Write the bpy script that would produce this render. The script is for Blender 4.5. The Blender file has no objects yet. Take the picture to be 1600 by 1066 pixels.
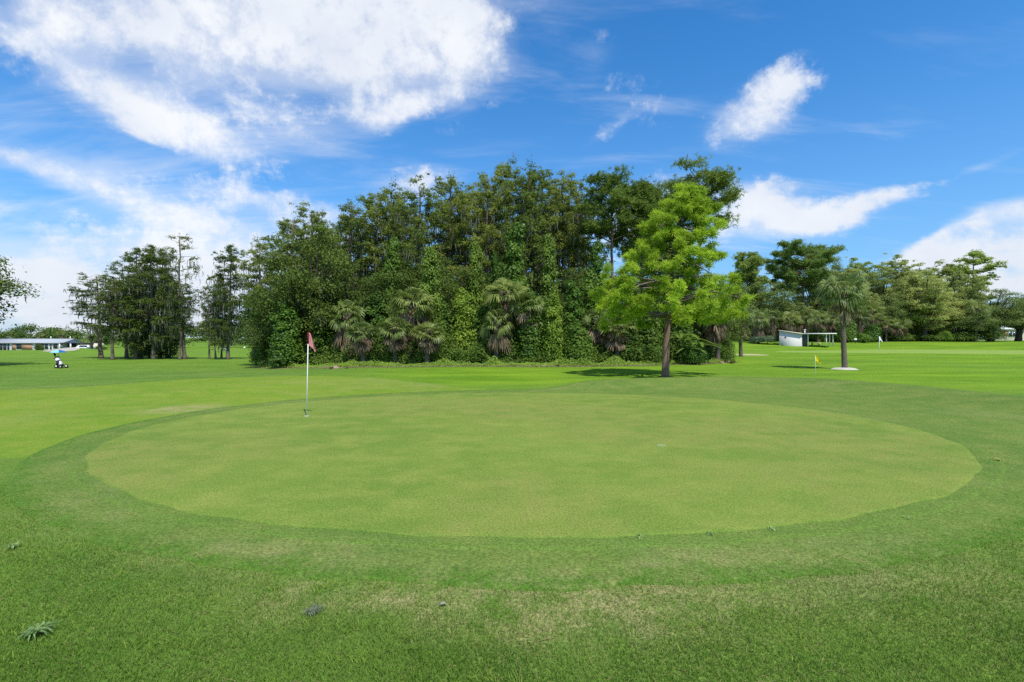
import bpy, math, random
import numpy as np
from mathutils import Vector
R = math.radians
S = bpy.context.scene
COL = S.collection
RNG = np.random.default_rng(11)

# ------------------------------------------------------------------ camera
CAMH, F, HY = 2.1, 750.0, 527.0            # eye height, focal length in photo pixels, horizon row
cam = bpy.data.cameras.new('camera'); camo = bpy.data.objects.new('camera', cam); COL.objects.link(camo)
camo.location = (0, 0, CAMH); camo.rotation_euler = (R(90), 0, 0)
cam.sensor_width = 36; cam.lens = 36 * F / 1600; cam.shift_y = -(533 - HY) / 1600
cam.clip_start = 0.05; cam.clip_end = 6000
S.camera = camo
S.render.resolution_x, S.render.resolution_y = 1024, 682

# ------------------------------------------------------------------ exposure
S.view_settings.view_transform = 'Standard'; S.view_settings.look = 'None'
S.view_settings.exposure = 0.45; S.view_settings.gamma = 1
S.cycles.use_denoising = False
S.cycles.max_bounces = 6; S.cycles.diffuse_bounces = 3; S.cycles.transmission_bounces = 3
S.cycles.glossy_bounces = 2; S.cycles.transparent_max_bounces = 4
S.cycles.sample_clamp_indirect = 6

# ------------------------------------------------------------------ sun + sky
TOSUN = Vector((0.24, -0.46, 0.86)).normalized()
sun = bpy.data.lights.new('sun', 'SUN'); sun.energy = 3.8; sun.angle = R(0.53); sun.color = (1, .955, .88)
suno = bpy.data.objects.new('sun', sun); COL.objects.link(suno)
suno.rotation_euler = TOSUN.to_track_quat('Z', 'Y').to_euler()
SUN_EL = math.asin(TOSUN.z); SUN_AZ = math.atan2(TOSUN.x, TOSUN.y)

def nn(nt, typ, **kw):
    n = nt.nodes.new(typ)
    for k, v in kw.items():
        if k == 'ins':
            for a, b in v.items(): n.inputs[a].default_value = b
        else: setattr(n, k, v)
    return n

def azel(px, py):
    dx = (px - 800) / F; dz = (HY - py) / F
    return math.atan(dx), math.atan(dz / math.sqrt(1 + dx * dx))

W = bpy.data.worlds.new('World'); S.world = W; W.use_nodes = True
nt = W.node_tree; nt.nodes.clear(); L = nt.links.new
def m2(op, a, b=None, c=None, clamp=False):
    n = nn(nt, 'ShaderNodeMath', operation=op); n.use_clamp = clamp
    for i, v in enumerate((a, b, c)):
        if v is None: continue
        if isinstance(v, (int, float)): n.inputs[i].default_value = v
        else: L(v, n.inputs[i])
    return n.outputs[0]
def mixc(t, a, b, blend='MIX'):
    n = nn(nt, 'ShaderNodeMix', data_type='RGBA', blend_type=blend)
    for s, v in ((n.inputs[0], t), (n.inputs[6], a), (n.inputs[7], b)):
        if hasattr(v, 'node') or hasattr(v, 'is_linked'): L(v, s)
        elif isinstance(v, (int, float)): s.default_value = v
        else: s.default_value = (*v, 1)
    return n.outputs[2]
out = nn(nt, 'ShaderNodeOutputWorld'); bg = nn(nt, 'ShaderNodeBackground')
sky = nn(nt, 'ShaderNodeTexSky', sky_type='NISHITA', sun_disc=False, sun_elevation=SUN_EL, sun_rotation=SUN_AZ,
         altitude=0, air_density=1.0, dust_density=0.35, ozone_density=2.2)
bg.inputs['Strength'].default_value = 0.105
tc = nn(nt, 'ShaderNodeTexCoord'); sx = nn(nt, 'ShaderNodeSeparateXYZ'); L(tc.outputs['Generated'], sx.inputs[0])
X, Y, Z = sx.outputs
az = m2('ARCTAN2', X, Y); el = m2('ARCSINE', Z)
av = nn(nt, 'ShaderNodeCombineXYZ'); L(az, av.inputs[0]); L(el, av.inputs[1])
den = m2('ADD', m2('ABSOLUTE', Z), 0.22)
pl = nn(nt, 'ShaderNodeCombineXYZ'); L(m2('DIVIDE', X, den), pl.inputs[0]); L(m2('DIVIDE', Y, den), pl.inputs[1])
# cloud masses: (centre px, py, half width, half height in photo pixels, tilt in degrees, weight)
BLOBS = [
 (90,40,110,60,0,.9),(210,50,170,55,0,.85),(340,40,190,70,0,1.1),(480,80,190,85,-6,1.15),(590,60,190,95,0,1.2),(700,70,120,85,-15,.95),(420,-70,420,80,0,1.),(30,-140,400,70,0,.6),
 (180,150,200,45,-14,.75),(280,190,200,45,-16,.85),(400,170,190,45,-8,.7),(655,165,65,22,14,1.05),(575,180,55,26,-10,.8),(610,185,50,18,20,.5),(720,150,50,40,50,.4),
 (50,262,90,20,-20,.55),(140,285,130,26,-18,.65),(260,320,190,40,-14,.8),(400,310,130,26,-8,.5),(470,345,110,40,-5,.6),(40,420,200,65,-10,1.1),(290,385,180,50,-4,1.0),(30,340,110,22,-18,.5),(140,500,420,60,0,1.15),(430,430,170,80,0,.7),(240,450,260,60,0,.8),
 (650,290,75,28,12,.9),(560,350,120,40,0,.35),
 (1222,140,62,44,20,.72),(1185,170,85,48,30,.70),(1140,198,70,34,10,.5),(1200,200,60,30,0,.4),(948,205,46,14,25,.5),(1010,160,90,35,-20,.3),(930,90,40,40,0,.28),
 (1170,310,100,38,-14,1.15),(1240,345,120,32,-4,1.0),(1050,290,60,30,0,.7),(1310,335,80,24,14,.85),(1400,303,70,16,6,.75),(1130,360,150,40,0,.85),(980,350,90,70,0,.7),
 (1560,355,110,40,10,1.9),(1500,380,90,30,16,1.5),(1620,380,160,70,0,1.9),(1440,395,70,18,14,1.1),(1560,420,160,40,0,1.5),(1640,450,160,60,0,1.1),
 (1530,262,60,9,14,.55),(1300,430,200,22,0,.4),
 (-600,200,500,300,0,.8),(2300,150,500,260,0,.6)]
field = None
for (px, py, hw, hh, rot, w) in BLOBS:
    a0, e0 = azel(px, py)
    ra = hw * math.cos(a0) ** 2 / F; re_ = hh * math.cos(a0) * math.cos(e0) ** 2 / F
    mp = nn(nt, 'ShaderNodeMapping', vector_type='TEXTURE')
    mp.inputs[1].default_value = (a0, e0, 0); mp.inputs[2].default_value = (0, 0, R(rot)); mp.inputs[3].default_value = (ra * 1.25, re_ * 1.25, 1)
    L(av.outputs[0], mp.inputs[0])
    g = nn(nt, 'ShaderNodeTexGradient', gradient_type='SPHERICAL'); L(mp.outputs[0], g.inputs[0])
    field = m2('MULTIPLY_ADD', g.outputs[1], w, 0.0 if field is None else field)
# scattered cloud behind and beside the viewer
n0 = nn(nt, 'ShaderNodeTexNoise', ins={'Scale': 1.6, 'Detail': 2.0}); L(pl.outputs[0], n0.inputs[0])
back = m2('MULTIPLY', m2('MULTIPLY', m2('SUBTRACT', n0.outputs[0], 0.42, clamp=True), 4.0), m2('MULTIPLY', m2('SUBTRACT', m2('ABSOLUTE', az), 0.95), 3.0, clamp=True))
field = m2('ADD', m2('MINIMUM', field, 1.25), back)
mp = nn(nt, 'ShaderNodeMapping'); mp.inputs[2].default_value = (0, 0, R(24)); mp.inputs[3].default_value = (1.0, 1.35, 1); L(pl.outputs[0], mp.inputs[0])
nA = nn(nt, 'ShaderNodeTexNoise', ins={'Scale': 2.6, 'Detail': 11.0, 'Roughness': .62, 'Distortion': .35}); L(mp.outputs[0], nA.inputs[0])
nB = nn(nt, 'ShaderNodeTexNoise', ins={'Scale': 8.5, 'Detail': 10.0, 'Roughness': .68, 'Distortion': .25}); L(tc.outputs['Generated'], nB.inputs[0])
nD = nn(nt, 'ShaderNodeTexNoise', ins={'Scale': 26.0, 'Detail': 6.0, 'Roughness': .65}); L(tc.outputs['Generated'], nD.inputs[0])
nz = m2('MULTIPLY_ADD', m2('SUBTRACT', nD.outputs[0], .5), 1.7, m2('ADD', m2('MULTIPLY', m2('SUBTRACT', nA.outputs[0], .5), 2.3), m2('MULTIPLY', m2('SUBTRACT', nB.outputs[0], .5), 3.1)))
dn = m2('ADD', m2('MULTIPLY', field, 0.88), nz)
mr = nn(nt, 'ShaderNodeMapRange', interpolation_type='SMOOTHSTEP'); L(dn, mr.inputs[0])
mr.inputs[1].default_value = .16; mr.inputs[2].default_value = 1.30
dens = m2('MULTIPLY', mr.outputs[0], m2('MULTIPLY', field, 6.0, clamp=True))
mv = nn(nt, 'ShaderNodeMapping'); mv.inputs[2].default_value = (0, 0, R(-35)); mv.inputs[3].default_value = (1.0, 3.2, 1); L(pl.outputs[0], mv.inputs[0])
nV = nn(nt, 'ShaderNodeTexNoise', ins={'Scale': 1.7, 'Detail': 9.0, 'Roughness': .62, 'Distortion': .5}); L(mv.outputs[0], nV.inputs[0])
fv = m2('ADD', m2('MULTIPLY', field, .75), m2('MULTIPLY', m2('MULTIPLY', m2('SUBTRACT', .25, az), 1.3, clamp=True), .26))
mrv = nn(nt, 'ShaderNodeMapRange', interpolation_type='SMOOTHSTEP'); L(m2('ADD', fv, m2('MULTIPLY', m2('SUBTRACT', nV.outputs[0], .5), 1.9)), mrv.inputs[0]); mrv.inputs[1].default_value = .02; mrv.inputs[2].default_value = 1.05; mrv.inputs[4].default_value = .50
dens = m2('SUBTRACT', 1.0, m2('MULTIPLY', m2('SUBTRACT', 1.0, dens), m2('SUBTRACT', 1.0, mrv.outputs[0])))
nC = nn(nt, 'ShaderNodeTexNoise', ins={'Scale': 4.5, 'Detail': 7.0, 'Roughness': .55}); L(tc.outputs['Generated'], nC.inputs[0])
shade = m2('MULTIPLY', m2('SUBTRACT', nC.outputs[0], .38, clamp=True), 2.6, clamp=True)
ccol = mixc(shade, (6.7, 6.85, 7.1), (4.9, 5.4, 6.3))
low = m2('MULTIPLY', m2('SUBTRACT', 0.16, el), 5.0, clamp=True)
ccol = mixc(m2('MULTIPLY', low, .55), ccol, (4.7, 5.2, 5.9))
skyc = mixc(1.0, sky.outputs[0], (.25, .91, 1.40), 'MULTIPLY')
hz = m2('POWER', m2('SUBTRACT', 1.0, m2('ABSOLUTE', Z), clamp=True), 4.6)
skyc = mixc(m2('MULTIPLY', hz, .9), skyc, (2.9, 4.0, 5.3))
fin = mixc(m2('MULTIPLY', dens, .97), skyc, ccol)
L(fin, bg.inputs[0]); L(bg.outputs[0], out.inputs[0])

# ------------------------------------------------------------------ helpers
def tag(o, label=None, cat=None, group=None, kind=None):
    if label: o['label'] = label
    if cat: o['category'] = cat
    if group: o['group'] = group
    if kind: o['kind'] = kind
    return o

def empty(name, loc=(0, 0, 0), rz=0):
    o = bpy.data.objects.new(name, None); COL.objects.link(o); o.location = loc; o.rotation_euler = (0, 0, rz)
    o.empty_display_size = .2
    return o

def mesh_obj(name, V, Fq, mat, parent=None, rnd=None, smooth=False, extra=None):
    """V (n,3); Fq: list of (m,k) int arrays, k = 3 or 4; rnd per face."""
    if not isinstance(Fq, (list, tuple)): Fq = [Fq]
    Fq = [np.asarray(f, dtype=np.int32) for f in Fq if len(f)]
    V = np.asarray(V, dtype=np.float32)
    me = bpy.data.meshes.new(name)
    me.vertices.add(len(V)); me.vertices.foreach_set('co', V.ravel())
    loops = np.concatenate([f.ravel() for f in Fq]); cnt = np.concatenate([np.full(len(f), f.shape[1], np.int32) for f in Fq])
    st = np.concatenate([[0], np.cumsum(cnt)[:-1]]).astype(np.int32)
    me.loops.add(len(loops)); me.loops.foreach_set('vertex_index', loops)
    me.polygons.add(len(cnt)); me.polygons.foreach_set('loop_start', st); me.polygons.foreach_set('loop_total', cnt)
    if smooth: me.polygons.foreach_set('use_smooth', np.ones(len(cnt), dtype=bool))
    if rnd is not None:
        a = me.attributes.new('rnd', 'FLOAT', 'FACE'); a.data.foreach_set('value', np.asarray(rnd, np.float32))
    for k, v in (extra or {}).items():
        a = me.attributes.new(k, 'FLOAT', 'POINT'); a.data.foreach_set('value', np.asarray(v, np.float32))
    me.update(calc_edges=True)
    o = bpy.data.objects.new(name, me); COL.objects.link(o)
    if mat: me.materials.append(mat)
    if parent: o.parent = parent
    return o

class MB:
    """collects quads / boxes / tubes into one mesh"""
    def __init__(s): s.V = []; s.Q = []; s.T = []; s.n = 0; s.rq = []; s.rt = []
    def add(s, V, Q=None, T=None, r=None):
        V = np.asarray(V, float).reshape(-1, 3)
        if Q is not None and len(Q):
            Q = np.asarray(Q) + s.n; s.Q.append(Q); s.rq.append(np.full(len(Q), .5) if r is None else np.broadcast_to(r, len(Q)))
        if T is not None and len(T):
            T = np.asarray(T) + s.n; s.T.append(T); s.rt.append(np.full(len(T), .5) if r is None else np.broadcast_to(r, len(T)))
        s.V.append(V); s.n += len(V)
    def quads(s, P, r=None):                 # P (n,4,3)
        n = len(P); s.add(P.reshape(-1, 3), np.arange(4 * n).reshape(n, 4), r=r)
    def box(s, c, d, rz=0, top=1.0):
        x, y, z = np.array(d) / 2
        P = np.array([(-x,-y,-z),(x,-y,-z),(x,y,-z),(-x,y,-z),(-x*top,-y*top,z),(x*top,-y*top,z),(x*top,y*top,z),(-x*top,y*top,z)])
        ca, sa = math.cos(rz), math.sin(rz)
        P = np.stack([P[:,0]*ca-P[:,1]*sa, P[:,0]*sa+P[:,1]*ca, P[:,2]], 1) + np.array(c)
        s.add(P, [(0,3,2,1),(4,5,6,7),(0,1,5,4),(1,2,6,5),(2,3,7,6),(3,0,4,7)])
    def tube(s, pts, rad, k=7, cap=True, jit=0):
        pts = np.asarray(pts, float); n = len(pts); rad = np.broadcast_to(rad, n)
        d = np.gradient(pts, axis=0); d /= np.linalg.norm(d, axis=1)[:, None] + 1e-9
        ref = np.array([0, 0, 1.]) if abs(d[:, 2]).mean() < .8 else np.array([1., 0, 0])
        a = np.cross(d, ref); a /= np.linalg.norm(a, axis=1)[:, None] + 1e-9; b = np.cross(d, a)
        t = np.arange(k) * 2 * math.pi / k
        rr = rad[:, None] * (1 + (RNG.uniform(-jit, jit, (n, k)) if jit else 0))
        V = pts[:, None] + rr[..., None] * (np.cos(t)[None, :, None] * a[:, None] + np.sin(t)[None, :, None] * b[:, None])
        i = np.arange(n - 1)[:, None] * k; j = np.arange(k)[None]; j2 = (j + 1) % k
        Q = np.stack([i + j, i + j2, i + k + j2, i + k + j], -1).reshape(-1, 4)
        V = V.reshape(-1, 3); T = None
        if cap:
            V = np.vstack([V, pts[-1:], pts[:1]]); e = n * k
            T = [((n-1)*k + q, (n-1)*k + (q+1) % k, e) for q in range(k)] + [((q+1) % k, q, e + 1) for q in range(k)]
        s.add(V, Q, T)
    def lathe(s, prof, k=16, c=(0, 0, 0)):
        prof = np.asarray(prof, float)
        t = np.arange(k) * 2 * math.pi / k
        V = np.stack([prof[:, None, 0] * np.cos(t), prof[:, None, 0] * np.sin(t), np.broadcast_to(prof[:, None, 1], (len(prof), k))], -1).reshape(-1, 3) + np.array(c)
        n = len(prof); i = np.arange(n - 1)[:, None] * k; j = np.arange(k)[None]; j2 = (j + 1) % k
        s.add(V, np.stack([i + j, i + j2, i + k + j2, i + k + j], -1).reshape(-1, 4))
    def build(s, name, mat, parent=None, smooth=False):
        Fq = []; r = []
        if s.Q: Fq.append(np.vstack(s.Q)); r.append(np.concatenate(s.rq))
        if s.T: Fq.append(np.vstack(s.T)); r.append(np.concatenate(s.rt))
        return mesh_obj(name, np.vstack(s.V), Fq, mat, parent, np.concatenate(r), smooth)

def copy_tree(o, parent=None):
    c = o.copy(); COL.objects.link(c)
    if parent: c.parent = parent
    for ch in o.children: copy_tree(ch, c)
    return c

def sm(t):
    t = np.clip(t, 0, 1); return t * t * (3 - 2 * t)

# ------------------------------------------------------------------ terrain
RIDGE = np.array([(3.5,20.6),(7,21.6),(10.5,22.2),(13.6,21.4),(15.2,18.2),(15.6,14),(16,9)], float)
def ridge_d(x, y):
    d = np.full(np.shape(x), 1e9)
    for a, b in zip(RIDGE[:-1], RIDGE[1:]):
        ab = b - a; t = np.clip(((x-a[0])*ab[0] + (y-a[1])*ab[1]) / (ab @ ab), 0, 1)
        d = np.minimum(d, np.hypot(x-a[0]-t*ab[0], y-a[1]-t*ab[1]))
    return d
def H(x, y):
    x = np.asarray(x, float); y = np.asarray(y, float)
    lf = sm((-x - 8) / 22)
    z = -0.8 * lf * sm((y - 15) / 27) - 1.5 * sm((-x + 5) / 30) * np.clip((y - 66) / 98, 0, 1)
    rt = sm((x - 16 + .1 * (y - 60)) / 22)
    z = z + (0.12 * sm((y - 55) / 12) + 1.1 * sm((y - 72) / 19)) * rt
    z = z + 0.26 * np.exp(-(ridge_d(x, y) / 1.5) ** 2) * np.clip((x + 2) / 6, 0, 1)
    z = z + 0.05 * np.sin(x * .21 + 1.3) * np.cos(y * .17) * sm((y - 20) / 15)
    z = z + 1.15 * np.exp(-(((x + 117.5) / 5.5) ** 2 + ((y - 129) / 5) ** 2))
    z = z + 0.10 * np.exp(-((y - 16.3 - (x + 14) * .9) / .8) ** 2) * sm((-x - 7) / 4) * sm((x + 26) / 4)
    return z
def gz(x, y): return float(H(x, y))
def PX(px, Yd): return (px - 800) / F * Yd

def noise2(x, y, s, seed=0):
    r = np.random.default_rng(seed); g = r.random((64, 64))
    u = x * s; v = y * s; i = np.floor(u).astype(int); j = np.floor(v).astype(int); fu = sm(u - i); fv = sm(v - j)
    q = lambda a, b: g[a % 64, b % 64]
    return (q(i,j)*(1-fu)+q(i+1,j)*fu)*(1-fv)+(q(i,j+1)*(1-fu)+q(i+1,j+1)*fu)*fv
def fbm(x, y, s, seed=0, o=4):
    t = 0; w = 0
    for k in range(o): t = t + noise2(x, y, s * 2 ** k, seed + k) * .5 ** k; w += .5 ** k
    return t / w

# ------------------------------------------------------------------ materials
def new_mat(name):
    m = bpy.data.materials.new(name); m.use_nodes = True; m.node_tree.nodes.clear(); return m
def grass_mat(name, dark, mid, light, dry=(.30, .27, .12), fine=.5, bump=.35, zone=None, fs=1.0, edge=None):
    m = new_mat(name); t = m.node_tree; l = t.links.new
    o = nn(t, 'ShaderNodeOutputMaterial'); b = nn(t, 'ShaderNodeBsdfPrincipled', ins={'Roughness': .9, 'Specular IOR Level': .04})
    c = nn(t, 'ShaderNodeTexCoord')
    def noise(sc, det=4, rough=.6, vec=None, st=None):
        n = nn(t, 'ShaderNodeTexNoise', ins={'Scale': sc, 'Detail': det, 'Roughness': rough})
        v = c.outputs['Object']
        if st:
            mp = nn(t, 'ShaderNodeMapping'); mp.inputs[3].default_value = st; l(v, mp.inputs[0]); v = mp.outputs[0]
        l(v, n.inputs[0]); return n.outputs[0]
    def rng(v, a, b_, lo=0, hi=1):
        n = nn(t, 'ShaderNodeMapRange'); l(v, n.inputs[0])
        for i, q in zip((1, 2, 3, 4), (a, b_, lo, hi)): n.inputs[i].default_value = q
        return n.outputs[0]
    def mix(f, a, b_, blend='MIX'):
        n = nn(t, 'ShaderNodeMix', data_type='RGBA', blend_type=blend)
        for s_, v in ((n.inputs[0], f), (n.inputs[6], a), (n.inputs[7], b_)):
            if hasattr(v, 'is_linked'): l(v, s_)
            elif isinstance(v, (int, float)): s_.default_value = v
            else: s_.default_value = (*v, 1)
        return n.outputs[2]
    big = noise(.16, 5, .6); med = noise(1.1, 6, .65, st=(1, 1.25, 1)); fn = noise(34 * fs, 3, .7); vf = noise(110 * fs, 2, .6)
    col = mix(rng(big, .36, .64), dark, mid)
    col = mix(rng(med, .42, .72), col, light)
    dm = noise(2.3, 6, .7)
    at = nn(t, 'ShaderNodeAttribute', attribute_name='dry')
    mm = nn(t, 'ShaderNodeMath', operation='MULTIPLY'); l(at.outputs['Fac'], mm.inputs[0]); l(rng(dm, .35, .62), mm.inputs[1])
    col = mix(mm.outputs[0], col, dry)
    if zone:
        az_ = nn(t, 'ShaderNodeAttribute', attribute_name='vivid'); zc = mix(rng(noise(.35, 5, .65, st=(.35, 1, 1)), .38, .62), tuple(q * .78 for q in zone), (zone[0] * 1.35, zone[1] * 1.12, zone[2] * 1.2)); col = mix(az_.outputs['Fac'], col, zc)
    if edge:
        ea = nn(t, 'ShaderNodeAttribute', attribute_name='edge'); en = noise(3.2, 6, .7); ad0 = nn(t, 'ShaderNodeMath', operation='ADD'); l(ea.outputs['Fac'], ad0.inputs[0]); l(rng(en, .3, .7, -.55, .45), ad0.inputs[1])
        em = nn(t, 'ShaderNodeMath', operation='MULTIPLY'); l(rng(ad0.outputs[0], .3, .9), em.inputs[0]); l(rng(ea.outputs['Fac'], 0, .15), em.inputs[1]); col = mix(em.outputs[0], col, edge)
    f1 = rng(fn, .3, .7, 1 - fine, 1 + fine * .8)
    cmb = nn(t, 'ShaderNodeCombineXYZ')
    for i in range(3): l(f1, cmb.inputs[i])
    col = mix(1.0, col, cmb.outputs[0], 'MULTIPLY')
    f2 = rng(vf, .3, .7, 1 - fine * .6, 1 + fine * .6); cmb = nn(t, 'ShaderNodeCombineXYZ')
    for i in range(3): l(f2, cmb.inputs[i])
    col = mix(1.0, col, cmb.outputs[0], 'MULTIPLY')
    l(col, b.inputs['Base Color'])
    bp = nn(t, 'ShaderNodeBump', ins={'Strength': bump, 'Distance': .03})
    ad = nn(t, 'ShaderNodeMath', operation='ADD'); l(fn, ad.inputs[0]); l(vf, ad.inputs[1]); l(ad.outputs[0], bp.inputs['Height'])
    l(bp.outputs[0], b.inputs['Normal']); l(b.outputs[0], o.inputs[0])
    return m

def leaf_mat(name, dark, light, trans=.3, rough=.55, spec=.25, attr=True):
    m = new_mat(name); t = m.node_tree; l = t.links.new
    o = nn(t, 'ShaderNodeOutputMaterial'); b = nn(t, 'ShaderNodeBsdfPrincipled', ins={'Roughness': rough, 'Specular IOR Level': spec})
    tr = nn(t, 'ShaderNodeBsdfTranslucent'); mx = nn(t, 'ShaderNodeMixShader', ins={0: trans})
    at = nn(t, 'ShaderNodeAttribute', attribute_name='rnd'); c = nn(t, 'ShaderNodeTexCoord')
    ns = nn(t, 'ShaderNodeTexNoise', ins={'Scale': .9, 'Detail': 3.0}); l(c.outputs['Object'], ns.inputs[0])
    oi = nn(t, 'ShaderNodeObjectInfo')
    r = nn(t, 'ShaderNodeMath', operation='MULTIPLY_ADD', ins={1: .9, 2: -.2}); l(ns.outputs[0], r.inputs[0])
    r2 = nn(t, 'ShaderNodeMath', operation='MULTIPLY_ADD', ins={1: .75}); l(at.outputs['Fac'], r2.inputs[0]); l(r.outputs[0], r2.inputs[2]); r2.use_clamp = True
    mc = nn(t, 'ShaderNodeMix', data_type='RGBA'); mc.inputs[6].default_value = (*dark, 1); mc.inputs[7].default_value = (*light, 1); l(r2.outputs[0], mc.inputs[0])
    hs = nn(t, 'ShaderNodeHueSaturation'); l(mc.outputs[2], hs.inputs['Color'])
    h = nn(t, 'ShaderNodeMapRange', ins={3: .485, 4: .515}); l(oi.outputs['Random'], h.inputs[0]); l(h.outputs[0], hs.inputs['Hue'])
    v = nn(t, 'ShaderNodeMapRange', ins={3: 1.18, 4: .84}); l(oi.outputs['Random'], v.inputs[0]); l(v.outputs[0], hs.inputs['Value'])
    l(hs.outputs[0], b.inputs['Base Color']); l(hs.outputs[0], tr.inputs[0])
    l(b.outputs[0], mx.inputs[1]); l(tr.outputs[0], mx.inputs[2]); l(mx.outputs[0], o.inputs[0])
    return m

def plain(name, col, rough=.7, var=.15, scale=6, spec=.3, metal=0, bump=0, st=(1, 1, 1)):
    m = new_mat(name); t = m.node_tree; l = t.links.new
    o = nn(t, 'ShaderNodeOutputMaterial'); b = nn(t, 'ShaderNodeBsdfPrincipled', ins={'Roughness': rough, 'Specular IOR Level': spec, 'Metallic': metal})
    c = nn(t, 'ShaderNodeTexCoord'); mp = nn(t, 'ShaderNodeMapping'); mp.inputs[3].default_value = st; l(c.outputs['Object'], mp.inputs[0])
    n = nn(t, 'ShaderNodeTexNoise', ins={'Scale': scale, 'Detail': 5.0, 'Roughness': .6}); l(mp.outputs[0], n.inputs[0])
    mc = nn(t, 'ShaderNodeMix', data_type='RGBA'); l(n.outputs[0], mc.inputs[0])
    mc.inputs[6].default_value = (*[q * (1 - var) for q in col], 1); mc.inputs[7].default_value = (*[min(1, q * (1 + var)) for q in col], 1)
    l(mc.outputs[2], b.inputs['Base Color'])
    if bump:
        bp = nn(t, 'ShaderNodeBump', ins={'Strength': bump, 'Distance': .05}); l(n.outputs[0], bp.inputs['Height']); l(bp.outputs[0], b.inputs['Normal'])
    l(b.outputs[0], o.inputs[0]); return m

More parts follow.
